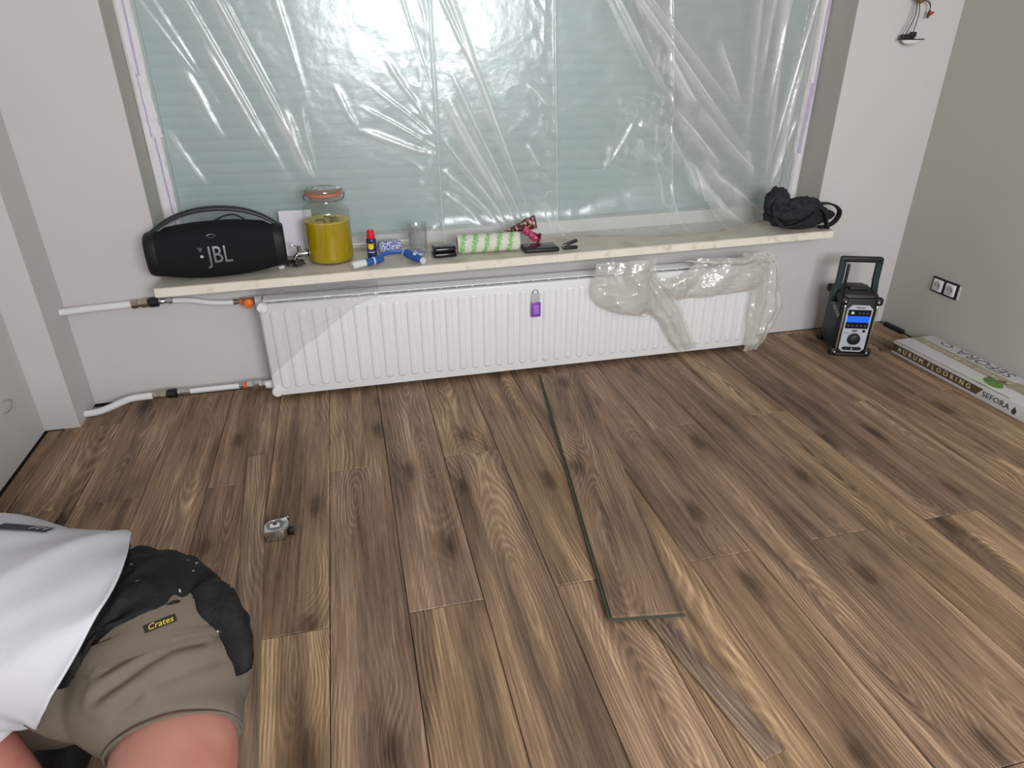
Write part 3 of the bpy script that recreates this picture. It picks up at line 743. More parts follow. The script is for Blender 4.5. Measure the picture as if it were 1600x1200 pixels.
art('logo_mark', [(-0.064, -0.2, SZ_+0.028), (-0.045, -0.2, SZ_+0.028), (-0.0525, -0.2, SZ_+0.010)], [(0, 1, 2)], mat('dark_print', (70, 72, 78), 0.4), spk, btree, (0, 1, 0), 0.0012)
ov = [Vector((-0.010+0.014*math.cos(a), -0.2, 0.166+0.0055*math.sin(a))) for a in [2*PI*k/20 for k in range(20)]]
mb = MB(); mb.tube(snap(ov, btree, (0, 1, 0), 0.0008), 0.0007, 5, loop=True); mb.build('button_ring', SILV, spk)

# loose flap of the black strap above the speaker body
mb = MB(); mb.tube(cat_rom([(0.0, 0.03, 0.196), (0.04, 0.03, 0.212), (0.075, 0.03, 0.214), (0.11, 0.03, 0.192)], 5), 0.003, 8); mb.build('cord_loop', RUB, spk)

# ------------------------------------------------------------------ sheet of paper leaning on the window
pp = MB(); pp.box((0, 0, 0.089), (0.125, 0.0012, 0.178)); 
po = pp.build('paper_sheet', mat('paper', (214, 211, 222), 0.7), smooth=False)
po.location = (-0.208, 2.800, sill_z(-0.2)+0.006); po.rotation_euler = (-0.10, 0.02, 0.08)
tag(po, 'white paper sheet standing behind the jar, leaning on the window', 'paper')

# ------------------------------------------------------------------ drinks jar with tap
JG = film_mat('jar_glass', 0.0, 0.03, 0.95, tint=(0.965, 0.98, 0.97), hazecol=(0.8, 0.85, 0.8), bump=0.0)
jx, jy = -0.083, 2.712
jar = thing('jar', 'large clip-top glass jar of yellow lemonade with a chrome tap', 'jar', (jx, jy, sill_z(jx)+0.001))
jo = [(0.0, 0.003), (0.070, 0.0), (0.081, 0.003), (0.0875, 0.012), (0.089, 0.03), (0.0885, 0.195), (0.085, 0.208), (0.074, 0.220), (0.064, 0.227), (0.0605, 0.234), (0.0605, 0.247), (0.065, 0.249), (0.065, 0.257)]
mb = MB(); mb.lathe(jo, 48, cap0=False, cap1=False); mb.build('glass_body', JG, jar)
mb = MB(); mb.lathe([(0.05, 0.004), (0.079, 0.006), (0.0865, 0.016), (0.087, 0.03), (0.0868, 0.160)], 48)
LQ = mat('lemonade', (172, 145, 0), 0.25, spec=0.5, var=0.06, vscale=12)
mb.build('lemonade', LQ, jar)
mb = MB(); mb.lathe([(0.0868, 0.1602), (0.0868, 0.1625)], 48); mb.build('foam_surface', mat('lemonade_pale', (205, 188, 88), 0.4, var=0.15, vscale=40), jar)
for i, (a, r, s) in enumerate(((0.3, 0.03, 0.02), (1.5, 0.035, 0.016), (3.8, 0.03, 0.022), (5.3, 0.05, 0.02), (4.6, 0.055, 0.008))):
    lump('lemon_slice', (r*math.cos(a), r*math.sin(a), 0.1635), (s, s*0.8, 0.004), mat('herb', (110, 108, 50), 0.5, var=0.3, vscale=60), jar, i+1, 0.3, sub=2)
mb = MB(); mb.lathe([(0.0655, 0.255), (0.070, 0.257), (0.070, 0.266), (0.0655, 0.268)], 40); mb.build('rubber_seal', mat('seal_orange', (186, 112, 82), 0.5), jar)
mb = MB(); mb.lathe([(0.066, 0.266), (0.0665, 0.275), (0.063, 0.281), (0.050, 0.2835), (0.048, 0.281), (0.01, 0.2815)], 40, cap0=True, cap1=True)
mb.build('lid', film_mat('lid_glass', 0.08, 0.05, 1.0, tint=(0.80, 0.83, 0.80), hazecol=(0.75, 0.78, 0.76), bump=0.0), jar)
STEEL = mat('steel_wire', (150, 148, 142), 0.3, metal=1.0)
for s in (-1, 1):
    mb = MB()
    mb.tube(cat_rom([(s*0.064, -0.012, 0.235), (s*0.074, -0.012, 0.247), (s*0.078, -0.006, 0.262), (s*0.071, 0.0, 0.275), (s*0.066, 0.008, 0.268), (s*0.075, 0.012, 0.25), (s*0.066, 0.014, 0.236)], 4), 0.0016, 6)
    mb.build('wire_clip', STEEL, jar)
mb = MB(); mb.tube([(0.0625*math.cos(2*PI*k/40), 0.0625*math.sin(2*PI*k/40), 0.239) for k in range(40)], 0.0014, 6, loop=True); mb.build('neck_wire', STEEL, jar)
MT = RZ(math.radians(196))
mb = MB(); mb.lathe([(0.015, 0), (0.017, 0.002), (0.017, 0.006), (0.009, 0.008), (0.008, 0.03), (0.011, 0.032), (0.011, 0.05), (0.004, 0.053)], 20, M=MT @ T(0.082, 0, 0.042) @ RY(PI/2)); tp = mb.build('tap', CHROME, jar)
mb = MB(); mb.tube(cat_rom([(0.122, 0, 0.044), (0.135, 0, 0.038), (0.143, 0, 0.026), (0.144, 0, 0.008)], 5), 0.0068, 12, M=MT); mb.build('spout', CHROME, tp)
mb = MB(); mb.tube([(0.122, 0, 0.045), (0.122, 0, 0.075)], 0.007, 12, M=MT); mb.tube([(0.122, 0, 0.07), (0.140, 0, 0.077)], 0.003, 10, M=MT); mb.build('lever', CHROME, tp)
mb = MB(); mb.sphere((0.146, 0, 0.080), 0.0085, 14, M=MT); mb.build('knob', mat('pearl_knob', (222, 222, 224), 0.2), tp)
mb = MB(); mb.lathe([(0.0135, 0), (0.0135, 0.004)], 20, M=MT @ T(0.088, 0, 0.042) @ RY(PI/2)); mb.build('washer', RUB, tp)

# odds and ends between speaker and jar
def zs_(x, d=0.0): return sill_z(x)+d
cr = lump('foil_scrap', (-0.222, 2.672, zs_(-0.222)+0.012), (0.036, 0.032, 0.013), mat('dark_foil', (92, 86, 78), 0.35, metal=0.3, rgb2=(22, 22, 22), r2scale=60, r2lo=0.45, r2hi=0.55), None, 4, 0.5, 2.4, flat=-0.012)
tag(cr, 'crumpled dark foil scrap under the jar\'s tap', 'scrap')
ps = lump('paper_scrap', (-0.272, 2.640, zs_(-0.27)+0.008), (0.014, 0.010, 0.008), MATS['paper'], None, 8, 0.4, 2.0, flat=-0.007, sub=2)
tag(ps, 'tiny white paper scrap beside the speaker\'s right end', 'scrap')
mb = MB(); mb.tube(cat_rom([(0.01, 2.612, zs_(0, 0.004)), (0.03, 2.622, zs_(0.03, 0.006)), (0.055, 2.634, zs_(0.05, 0.009)), (0.06, 2.655, zs_(0.06, 0.007)), (0.03, 2.650, zs_(0.03, 0.004))], 5), 0.0045, 8)
mb.tube(cat_rom([(0.0, 2.606, zs_(0, 0.006)), (0.02, 2.616, zs_(0.02, 0.011)), (0.045, 2.640, zs_(0.045, 0.006))], 4), 0.004, 8)
cc = mb.build('cable', RUB); tag(cc, 'short black cord lying between the jar and the spray can', 'cord')

# spray can
can = thing('spray_can', 'small blue spray can with a red cap on the sill', 'can', (0.078, 2.695, zs_(0.078, 0.001)))
mb = MB(); mb.lathe([(0.017, 0), (0.0195, 0.0015), (0.0195, 0.074), (0.0185, 0.078), (0.013, 0.082)], 32); cb = mb.build('body', mat('can_blue', (30, 44, 112), 0.3, coat=0.3), can)
mb = MB(); mb.lathe([(0.0135, 0.081), (0.0165, 0.082), (0.0165, 0.094), (0.0145, 0.096), (0.0135, 0.112), (0.011, 0.114)], 28); mb.build('cap', mat('cap_red', (214, 30, 36), 0.35), can)
tr = bvh(cb.data)
vs, fs = patch_grid(0.030, 0.014, 10, 2, T(-0.003, -0.1, 0.062) @ FRONT)
art('black_band', vs, fs, mat('print_black', (18, 18, 20), 0.4), can, tr, (0, 1, 0), 0.0003)
n = 20; vs = [(-0.004+0.0115*math.cos(2*PI*k/n), -0.1, 0.050+0.0115*math.sin(2*PI*k/n)) for k in range(n)]
art('yellow_disc', vs, [list(range(n))], mat('print_yellow', (248, 206, 28), 0.4), can, tr, (0, 1, 0), 0.0006)
vs, fs = text_geo('WD-40', 0.0095, 0.0)
art('lettering', [T(-0.004, -0.1, 0.060) @ FRONT @ v for v in vs], fs, MATS['print_yellow'], can, tr, (0, 1, 0), 0.0008)
vs, fs = patch_grid(0.026, 0.003, 8, 1, T(-0.003, -0.1, 0.028) @ FRONT)
art('white_line', vs, fs, mat('print_white', (220, 222, 228), 0.4), can, tr, (0, 1, 0), 0.0004)

# speckled blue and white cleaning pad
PAD = mat('pad_speckle', (76, 92, 170), 0.9, rgb2=(214, 216, 228), r2scale=170, r2lo=0.44, r2hi=0.54, bump=0.6, bscale=170)
pd = MB(); pd.box((0, 0, 0.026), (0.098, 0.055, 0.052), bev=0.016)
pdo = pd.build('cleaning_pad', PAD); pdo.location = (0.152, 2.748, zs_(0.15, 0.001)); pdo.rotation_euler = (0, 0.03, 0.10)
tag(pdo, 'speckled blue and white cleaning pad behind the spray can', 'cleaning pad')
lp = lump('cleaning_cloth', (0.248, 2.665, zs_(0.248)+0.013), (0.034, 0.026, 0.014), PAD, None, 3, 0.45, 2.5, flat=-0.0125, sub=3)
tag(lp, 'small crumpled blue speckled cloth at the foot of the drinking glass', 'cloth')

# ribbed drinking glass
gl_ = thing('drinking_glass', 'empty clear ribbed drinking glass standing on the sill', 'glass', (0.266, 2.716, zs_(0.266, 0.001)))
mb = MB(); n = 72
def ribring(r, z, a): return [((r+a*math.cos(k*PI*2/3.0))*math.cos(2*PI*k/n), (r+a*math.cos(k*PI*2/3.0))*math.sin(2*PI*k/n), z) for k in range(n)]
mb.rings([ribring(0.020, 0.004, 0), ribring(0.030, 0.0, 0), ribring(0.0325, 0.003, 0.0008), ribring(0.0335, 0.02, 0.0022), ribring(0.036, 0.09, 0.0022), ribring(0.0365, 0.098, 0.0003), ribring(0.0385, 0.104, 0), ribring(0.039, 0.122, 0), ribring(0.0375, 0.1235, 0), ribring(0.0365, 0.122, 0), ribring(0.0335, 0.09, 0), ribring(0.0305, 0.012, 0), ribring(0.02, 0.010, 0)], True, True)
mb.build('tumbler', film_mat('tumbler_glass', 0.08, 0.06, 1.5, tint=(0.93, 0.945, 0.94), hazecol=(0.8, 0.85, 0.85), bump=0.0), gl_)
mb = MB(); mb.lathe([(0.029, 0.003), (0.0305, 0.010)], 32); mb.build('thick_base', film_mat('glass_base', 0.15, 0.05, 1.6, tint=(0.8, 0.83, 0.82), bump=0.0), gl_)

# blue and white hand tool with bent neck
BLUE = mat('tool_blue', (38, 88, 166), 0.4, var=0.05); WHT = mat('tool_white', (214, 216, 214), 0.45)
tl = thing('hand_tool', 'blue and white two-handled hand tool with arched blue neck near sill\'s edge', 'tool', (0, 0, 0))
z0 = zs_(0.1, 0.017)
mb = MB(); mb.tube([(-0.006, 2.549, z0-0.001), (-0.002, 2.551, z0), (0.045, 2.575, z0+0.001)], [0.0135, 0.0150, 0.0145], 18); mb.build('grip_end', WHT, tl)
mb = MB(); mb.tube([(0.045, 2.575, z0+0.001), (0.075, 2.588, z0+0.002)], [0.0150, 0.0145], 18); mb.build('grip', BLUE, tl)
mb = MB(); mb.tube([(0.073, 2.587, z0+0.002), (0.079, 2.590, z0+0.002)], 0.0152, 18); mb.build('white_collar', WHT, tl)
mb = MB(); mb.tube([(0.078, 2.589, z0+0.002), (0.098, 2.600, z0+0.003), (0.112, 2.610, z0+0.003)], [0.0155, 0.017, 0.013], 14, flat=0.9); mb.build('head_block', BLUE, tl)
mb = MB(); mb.tube(cat_rom([(0.100, 2.606, z0+0.006), (0.118, 2.624, z0+0.015), (0.150, 2.636, z0+0.019), (0.185, 2.636, z0+0.018), (0.215, 2.628, z0+0.012)], 5), 0.0055, 10, flat=1.5); mb.build('neck', BLUE, tl)
mb = MB(); mb.tube([(0.203, 2.640, z0+0.014), (0.208, 2.632, z0+0.013)], [0.0155, 0.0165], 16); mb.build('white_ring', WHT, tl)
mb = MB(); mb.tube([(0.208, 2.632, z0+0.013), (0.225, 2.606, z0+0.009), (0.245, 2.573, z0+0.004), (0.262, 2.552, z0)], [0.0165, 0.0165, 0.0150, 0.0115], 18); mb.build('second_grip', BLUE, tl)
mb = MB(); mb.tube([(0.262, 2.552, z0), (0.266, 2.546, z0-0.001)], [0.0135, 0.012], 16); mb.build('grip_tip', WHT, tl)
mb = MB(); mb.lathe([(0.007, 0), (0.007, 0.001)], 16, M=T(0.236, 2.578, z0+0.0205) @ RX(0.5)); mb.build('white_badge', WHT, tl)

# black case, roller sleeve, phone, clip
bc = thing('glasses_case', 'glossy black case lying left of the striped roller sleeve', 'case', (0.360, 2.645, zs_(0.36, 0.001)), 0.05)
GB = mat('gloss_black', (14, 14, 16), 0.18, spec=0.6)
mb = MB(); mb.box((0, 0, 0.011), (0.095, 0.072, 0.020), bev=0.008); mb.build('lower_shell', GB, bc)
mb = MB(); mb.box((0.001, 0.002, 0.031), (0.092, 0.066, 0.023), bev=0.010); mb.build('upper_shell', GB, bc)
def stripe_mat():
    m = bpy.data.materials.new('roller_fleece'); m.use_nodes = True; nt = m.node_tree; b = nt.nodes['Principled BSDF']; L = nt.links; N = nt.nodes
    tc = N.new('ShaderNodeTexCoord'); sp = N.new('ShaderNodeSeparateXYZ'); L.new(tc.outputs['Object'], sp.inputs[0])
    at = N.new('ShaderNodeMath'); at.operation = 'ARCTAN2'; L.new(sp.outputs[2], at.inputs[0]); L.new(sp.outputs[1], at.inputs[1])
    a = N.new('ShaderNodeMath'); a.operation = 'MULTIPLY_ADD'; a.inputs[1].default_value = 128; L.new(sp.outputs[0], a.inputs[0])
    k = N.new('ShaderNodeMath'); k.operation = 'MULTIPLY'; k.inputs[1].default_value = 1.0; L.new(at.outputs[0], k.inputs[0]); L.new(k.outputs[0], a.inputs[2])
    s = N.new('ShaderNodeMath'); s.operation = 'SINE'; L.new(a.outputs[0], s.inputs[0])
    n = N.new('ShaderNodeTexNoise'); n.inputs['Scale'].default_value = 190; n.inputs['Detail'].default_value = 2; L.new(tc.outputs['Object'], n.inputs['Vector'])
    ad = N.new('ShaderNodeMath'); ad.operation = 'MULTIPLY_ADD'; ad.inputs[1].default_value = 5.5; L.new(n.outputs[0], ad.inputs[0]); L.new(s.outputs[0], ad.inputs[2])
    r = N.new('ShaderNodeMapRange'); r.inputs[1].default_value = 2.9; r.inputs[2].default_value = 3.5; L.new(ad.outputs[0], r.inputs[0])
    mx = N.new('ShaderNodeMix'); mx.data_type = 'RGBA'; L.new(r.outputs[0], mx.inputs[0]); mx.inputs[6].default_value = (*lin((222, 222, 212)), 1); mx.inputs[7].default_value = (*lin((128, 190, 112)), 1)
    L.new(mx.outputs[2], b.inputs['Base Color']); b.inputs['Roughness'].default_value = 0.95; b.inputs['Specular IOR Level'].default_value = 0.1
    bp = N.new('ShaderNodeBump'); bp.inputs['Strength'].default_value = 0.8; bp.inputs['Distance'].default_value = 0.006; L.new(n.outputs[0], bp.inputs['Height']); L.new(bp.outputs[0], b.inputs['Normal'])
    return m
rs_ = thing('paint_roller_sleeve', 'fluffy white paint roller sleeve with green stripes lying along the sill', 'roller', (0.545, 2.648, zs_(0.545, 0.0405)), -0.075, rot=(0.0, -0.0093, -0.06))
rings = []
for i in range(61):
    x = -0.128+0.256*i/60; ring = []
    e = min(1, (0.128-abs(x))/0.004)
    for k in range(64):
        a = 2*PI*k/64; r = 0.0375+0.0018*mnoise.noise(Vector((x*220, math.cos(a)*7, math.sin(a)*7))) - (1-e)*0.004
        ring.append((x, r*math.cos(a), r*math.sin(a)))
    rings.append(ring)
mb = MB(); mb.rings(rings, False, False); mb.build('fleece', stripe_mat(), rs_)
mb = MB(); r1 = [[(s*0.127, r*math.cos(2*PI*k/32), r*math.sin(2*PI*k/32)) for k in range(32)] for s, r in ((-1, 0.034), (-1, 0.023), (1, 0.023), (1, 0.034))]
mb.rings(r1, False, False); mb.build('core_tube', mat('core_plastic', (200, 200, 196), 0.5), rs_)
ph = thing('phone', 'flat black phone lying right of the striped roller sleeve', 'phone', (0.757, 2.622, zs_(0.757, 0.0015)), -0.03)
mb = MB(); mb.box((0, 0, 0.008), (0.145, 0.092, 0.016), bev=0.006); mb.build('body', BLACK, ph)
mb = MB(); mb.box((0, 0.001, 0.0164), (0.132, 0.080, 0.0012), bev=0.0004); mb.build('screen', GB, ph)
mb = MB(); mb.box((-0.02, 0.028, 0.0172), (0.03, 0.016, 0.001), bev=0.0004); mb.build('camera_patch', mat('dark_grey', (36, 36, 40), 0.25), ph)
cl = thing('clip', 'small black metal clip with splayed jaws right of the phone', 'clip', (0.872, 2.600, zs_(0.872, 0.001)), 0.05)
mb = MB(); mb.box((0.01, 0.0, 0.006), (0.062, 0.020, 0.012), bev=0.003); mb.build('lower_jaw', BLACK, cl)
mb = MB(); mb.box((0, 0, 0), (0.060, 0.018, 0.011), bev=0.003, M=T(0.013, 0.006, 0.024) @ RY(-0.30)); mb.build('upper_jaw', BLACK, cl)
mb = MB(); mb.tube([(-0.014+0.007*math.cos(2*PI*k/16), -0.008, 0.013+0.008*math.sin(2*PI*k/16)) for k in range(16)], 0.0018, 6, loop=True); mb.build('spring_ring', CHROME, cl)

# snack wrappers
def wrapper(name, label, m, pts, half, amp, seed, M):
    """crumpled flat wrapper: strip of cross-sections along a bent path"""
    path = cat_rom(pts, 10); n = len(path); w_ = 14
    X = np.zeros((n, w_)); Y = X.copy(); Z = X.copy()
    rings = []
    for i, p in enumerate(path):
        t = i/(n-1); h = np.interp(t, [a for a, _ in half], [b_ for _, b_ in half])
        d = (path[min(i+1, n-1)]-path[max(i-1, 0)]).normalized(); side = Vector((-d.z, 0, d.x)); ring = []
        for k in range(w_):
            a = 2*PI*k/w_
            q = Vector((i*0.35, math.cos(a)*1.5, seed)); r = 1+amp*mnoise.noise(q*1.7)
            ring.append(p + side*(h*math.cos(a)*r) + Vector((0, 1, 0))*(0.009*math.sin(a)*(0.6+0.8*(mnoise.noise(q*2.3)+0.5))))
        rings.append(ring)
    mb = MB(); mb.rings(rings, M=M); o = mb.build(name, m, smooth=True, angle=25)
    return tag(o, label, 'wrapper')
BR = mat('wrapper_brown', (74, 40, 36), 0.3, metal=0.2, rgb2=(176, 120, 116), r2scale=48, r2lo=0.57, r2hi=0.64, spec=0.6)
PK = mat('wrapper_pink', (206, 84, 128), 0.22, metal=0.3, rgb2=(70, 24, 40), r2scale=55, r2lo=0.52, r2hi=0.60, spec=0.6)
wrapper('snack_wrapper', 'crumpled brown snack wrapper lying behind the roller sleeve, pointing up right', BR, [(-0.085, 0, 0.0), (-0.04, 0, 0.018), (0.02, -0.005, 0.040), (0.072, 0.004, 0.050)], [(0, 0.007), (0.25, 0.012), (0.6, 0.018), (0.92, 0.030), (1, 0.031)], 0.35, 1.0, T(0.690, 2.702, zs_(0.69, 0.048)))
wrapper('snack_wrapper', 'crumpled pink snack wrapper between roller sleeve and phone', PK, [(-0.040, 0, 0.026), (-0.015, -0.004, 0.012), (0.008, -0.006, -0.006), (0.036, 0, -0.016)], [(0, 0.018), (0.3, 0.014), (0.6, 0.017), (1, 0.020)], 0.5, 4.0, T(0.742, 2.688, zs_(0.74, 0.046)))

# ------------------------------------------------------------------ black fabric bag at the right end of the sill
BAG = mat('bag_fabric', (36, 38, 42), 0.75, spec=0.3, var=0.25, vscale=18, bump=0.5, bscale=45)
bag = thing('bag', 'crumpled black fabric bag with strap loop on the sill\'s right end', 'bag', (1.962, 2.636, zs_(1.95, 0.002)))
lump('body', (0.005, 0.0, 0.066), (0.165, 0.068, 0.072), BAG, bag, 2.3, 0.24, 1.5, M=RY(0.10), sub=5, flat=-0.064)
lump('raised_flap', (-0.110, 0.005, 0.122), (0.056, 0.045, 0.070), BAG, bag, 5.1, 0.22, 1.6, M=RY(-0.30), sub=4)
STR = mat('bag_strap', (30, 31, 34), 0.6, spec=0.35)
def strap(pts, w, t, root, name='strap', m=None):
    p = cat_rom(pts, 8); rings = []
    for i, q in enumerate(p):
        d = (p[min(i+1, len(p)-1)]-p[max(i-1, 0)]).normalized(); s = d.cross(Vector((0, 1, 0))); 
        if s.length < 1e-3: s = Vector((0, 0, 1))
        s.normalize(); u_ = Vector((0, 1, 0))
        rings.append([q+u_*w+s*t, q-u_*w+s*t, q-u_*w-s*t, q+u_*w-s*t])
    mb = MB(); mb.rings(rings); return mb.build(name, m or STR, root, bevel=0.0008)
strap([(0.055, -0.02, 0.105), (0.11, -0.025, 0.112), (0.165, -0.025, 0.100), (0.203, -0.02, 0.068), (0.190, -0.02, 0.028), (0.150, -0.025, 0.008), (0.105, -0.03, 0.006)], 0.014, 0.004, bag)
strap([(-0.02, -0.045, 0.118), (0.05, -0.055, 0.108), (0.095, -0.06, 0.075), (0.110, -0.062, 0.035), (0.125, -0.06, 0.006)], 0.012, 0.004, bag)
strap([(-0.14, -0.02, 0.15), (-0.155, -0.045, 0.09), (-0.11, -0.062, 0.03), (-0.03, -0.075, 0.045), (0.03, -0.08, 0.085)], 0.010, 0.003, bag)
mb = MB(); mb.box((0.118, -0.03, 0.070), (0.034, 0.008, 0.026), bev=0.003, M=T(0, 0, 0)); mb.build('buckle', mat('buckle_grey', (84, 86, 90), 0.3), bag)

# ------------------------------------------------------------------ crumpled plastic hanging over the radiator
DRP = film_mat('crumpled_plastic', 0.40, 0.16, 1.3, tint=(0.90, 0.89, 0.865), hazecol=(0.80, 0.785, 0.75), bump=0.8, bscale=32, bdist=0.010)
def lobe(mbs, left, right, bulge, seed, y0=2.531, n=60, m=40, amp=0.011, top_back=0.0):
    """hanging fold between two border curves (x as a function of z), top to bottom"""
    za, zb_ = left[0][1], left[-1][1]
    pl = cat_rom([(x, 0, z) for x, z in left], 12); pr = cat_rom([(x, 0, z) for x, z in right], 12)
    def at(P, t):
        f = t*(len(P)-1); i = min(int(f), len(P)-2); return P[i].lerp(P[i+1], f-i)
    U_, V_ = np.meshgrid(np.linspace(0, 1, m), np.linspace(0, 1, n))
    Lp = np.array([at(pl, t) for t in np.linspace(0, 1, n)]); Rp = np.array([at(pr, t) for t in np.linspace(0, 1, n)])
    X = Lp[:, 0:1]*(1-U_)+Rp[:, 0:1]*U_; Z = Lp[:, 2:3]*(1-U_)+Rp[:, 2:3]*U_
    B = bulge*np.sin(PI*np.clip(U_, 0, 1))**0.6*np.sin(PI*np.clip(V_*0.9+0.1, 0, 1))**0.5
    C_ = amp*(ridge(X*13+seed, Z*8+seed*2)+0.7*ridge(X*30+Z*12+seed, Z*22-X*9)+0.4*ridge(X*60+seed, Z*55)) + 0.7*amp*np.sin(U_*17+V_*3+seed)*(1-V_*0.5)
    Y = y0-0.010-B-C_-amp
    Y = np.minimum(Y, 2.5335)
    Y = Y + top_back*np.clip((0.12-V_)/0.12, 0, 1)
    i = np.arange(n*m).reshape(n, m)
    F = np.stack([i[:-1, :-1], i[1:, :-1], i[1:, 1:], i[:-1, 1:]], -1).reshape(-1, 4)
    mbs.add(np.stack([X, Y, Z], -1).reshape(-1, 3).tolist(), F.tolist())
dr = MB()
lobe(dr, [(0.962, 0.490), (0.955, 0.43), (0.950, 0.35), (1.00, 0.29), (1.06, 0.262)], [(1.235, 0.492), (1.240, 0.42), (1.27, 0.34), (1.27, 0.27), (1.20, 0.228)], 0.040, 1.0)
lobe(dr, [(1.08, 0.468), (1.12, 0.38), (1.20, 0.26), (1.275, 0.20), (1.33, 0.11), (1.385, 0.048)], [(1.225, 0.470), (1.26, 0.40), (1.36, 0.28), (1.40, 0.20), (1.44, 0.12), (1.472, 0.056)], 0.022, 3.3)
lobe(dr, [(1.43, 0.475), (1.38, 0.42), (1.28, 0.36), (1.31, 0.32), (1.36, 0.297)], [(1.75, 0.468), (1.78, 0.42), (1.79, 0.37), (1.76, 0.33), (1.70, 0.302)], 0.030, 5.2)
lobe(dr, [(1.62, 0.485), (1.70, 0.40), (1.715, 0.30), (1.712, 0.20), (1.722, 0.10), (1.716, 0.012)], [(1.77, 0.480), (1.825, 0.41), (1.845, 0.32), (1.872, 0.22), (1.835, 0.12), (1.79, 0.012)], 0.030, 7.9, amp=0.010)
lobe(dr, [(1.22, 0.40), (1.25, 0.36), (1.30, 0.32), (1.33, 0.29)], [(1.45, 0.40), (1.45, 0.36), (1.42, 0.33), (1.40, 0.30)], 0.014, 9.1, n=30)
lobe(dr, [(1.34, 0.468), (1.40, 0.455), (1.45, 0.44)], [(1.78, 0.474), (1.79, 0.46), (1.80, 0.43)], 0.045, 2.2, n=30, amp=0.012)
dro = dr.build('crumpled_plastic_sheet', DRP, smooth=True, angle=80)
tag(dro, 'crumpled cloudy plastic sheet draped over the radiator\'s right half', 'plastic sheet')

# ------------------------------------------------------------------ site radio in the corner
TEAL = mat('radio_teal', (14, 38, 44), 0.5, var=0.2, vscale=30, rgb2=(60, 66, 66), r2scale=90, r2lo=0.66, r2hi=0.74)
RBLK = mat('radio_black', (20, 20, 22), 0.5, var=0.2, vscale=40, rgb2=(70, 66, 60), r2scale=70, r2lo=0.68, r2hi=0.78)
PANEL = mat('radio_panel', (192, 198, 208), 0.35, metal=0.15)
radio = thing('radio', 'black and teal site radio with carry handle and blue display in the corner', 'radio', (2.212, 2.462, 0.001), math.radians(-20))
W_, D_, H_ = 0.172, 0.205, 0.285
mb = MB(); mb.box((0, 0.004, 0.145), (W_-0.016, D_-0.022, 0.258), bev=0.014); mb.build('body', TEAL, radio)
# front face frame, top shoulders, corner bumpers
mb = MB(); mb.box((0, -D_/2+0.012, 0.143), (W_-0.022, 0.022, 0.262), bev=0.006); mb.build('front_frame', RBLK, radio)
mb = MB()
mb.rings([[(x*k, y*kk, z) for x, y in ((-0.078, -0.085), (0.078, -0.085), (0.086, -0.06), (0.086, 0.07), (0.075, 0.088), (-0.075, 0.088), (-0.086, 0.07), (-0.086, -0.06))] for k, kk, z in ((1.0, 1.0, 0.252), (1.0, 1.02, 0.270), (0.90, 0.92, 0.286), (0.5, 0.6, 0.292))])
mb.build('top_shell', RBLK, radio, bevel=0.003)
mb = MB(); mb.box((0.004, 0.01, 0.296), (0.082, 0.075, 0.016), bev=0.006); mb.build('top_hatch', RBLK, radio)
for sx in (-1, 1):
    for z, h in ((0.262, 0.036), (0.018, 0.036)):
        for sy in (-1, 1):
            mb = MB(); mb.box((sx*(W_/2-0.012), sy*(D_/2-0.012), z), (0.034, 0.034, h), bev=0.010); bu = mb.build('corner_bumper', RBLK, radio)
            if sy == -1:
                mb = MB(); mb.lathe([(0.0042, 0), (0.0042, 0.0015), (0.002, 0.002)], 12, M=T(sx*(W_/2-0.016), -D_/2-0.0048, z) @ RX(PI/2)); mb.build('screw', mat('screw_bright', (222, 222, 220), 0.3, metal=0.4), bu)
    mb = MB(); mb.tube([(sx*0.068, -D_/2-0.001, 0.03), (sx*0.068, -D_/2-0.006, 0.045), (sx*0.068, -D_/2-0.006, 0.228), (sx*0.068, -D_/2-0.001, 0.243)], 0.0042, 10); mb.build('chrome_bar', CHROME, radio)
    mb = MB(); mb.box((sx*(W_/2-0.009), 0.0, 0.14), (0.006, 0.15, 0.20), bev=0.002); mb.build('side_panel', TEAL, radio)
mb = MB(); mb.box((0, -D_/2+0.004, 0.008), (0.14, 0.03, 0.016), bev=0.004); mb.build('front_foot', RBLK, radio)
def fplate(root, name, outline, y0, y1, m):
    mb = MB(); mb.rings([[(x, y0, z) for x, z in outline], [(x, y1, z) for x, z in outline]]); return mb.build(name, m, root, smooth=False)
yf = -D_/2+0.001
oct_ = [(-0.040, 0.022), (0.040, 0.022), (0.055, 0.036), (0.055, 0.226), (0.036, 0.246), (-0.036, 0.246), (-0.055, 0.226), (-0.055, 0.036)]
fplate(radio, 'face_panel', oct_, yf, yf-0.004, PANEL)
def rect(x, z, w, h): return [(x-w/2, z-h/2), (x+w/2, z-h/2), (x+w/2, z+h/2), (x-w/2, z+h/2)]
yp = yf-0.004
fplate(radio, 'upper_button_strip', rect(0, 0.2095, 0.098, 0.030), yp, yp-0.0012, GB)
fplate(radio, 'display', rect(0, 0.1800, 0.096, 0.029), yp, yp-0.0014, mat('lcd_blue', (28, 96, 235), 0.3, emit=((24, 92, 240), 0.55)))
fplate(radio, 'lower_button_strip', rect(0, 0.1505, 0.098, 0.030), yp, yp-0.0012, GB)
mb = MB(); mb.lathe([(0.0068, 0), (0.0068, 0.002), (0.005, 0.0035)], 16, M=T(-0.030, yp-0.001, 0.210) @ RX(PI/2)); mb.build('power_button', mat('pale_button', (225, 225, 225), 0.35), radio)
for i in range(3):
    mb = MB(); mb.lathe([(0.0042, 0), (0.004, 0.002)], 12, M=T(0.0+0.017*i, yp-0.001, 0.209) @ RX(PI/2)); mb.build('button', mat('dim_button', (86, 90, 98), 0.4), radio)
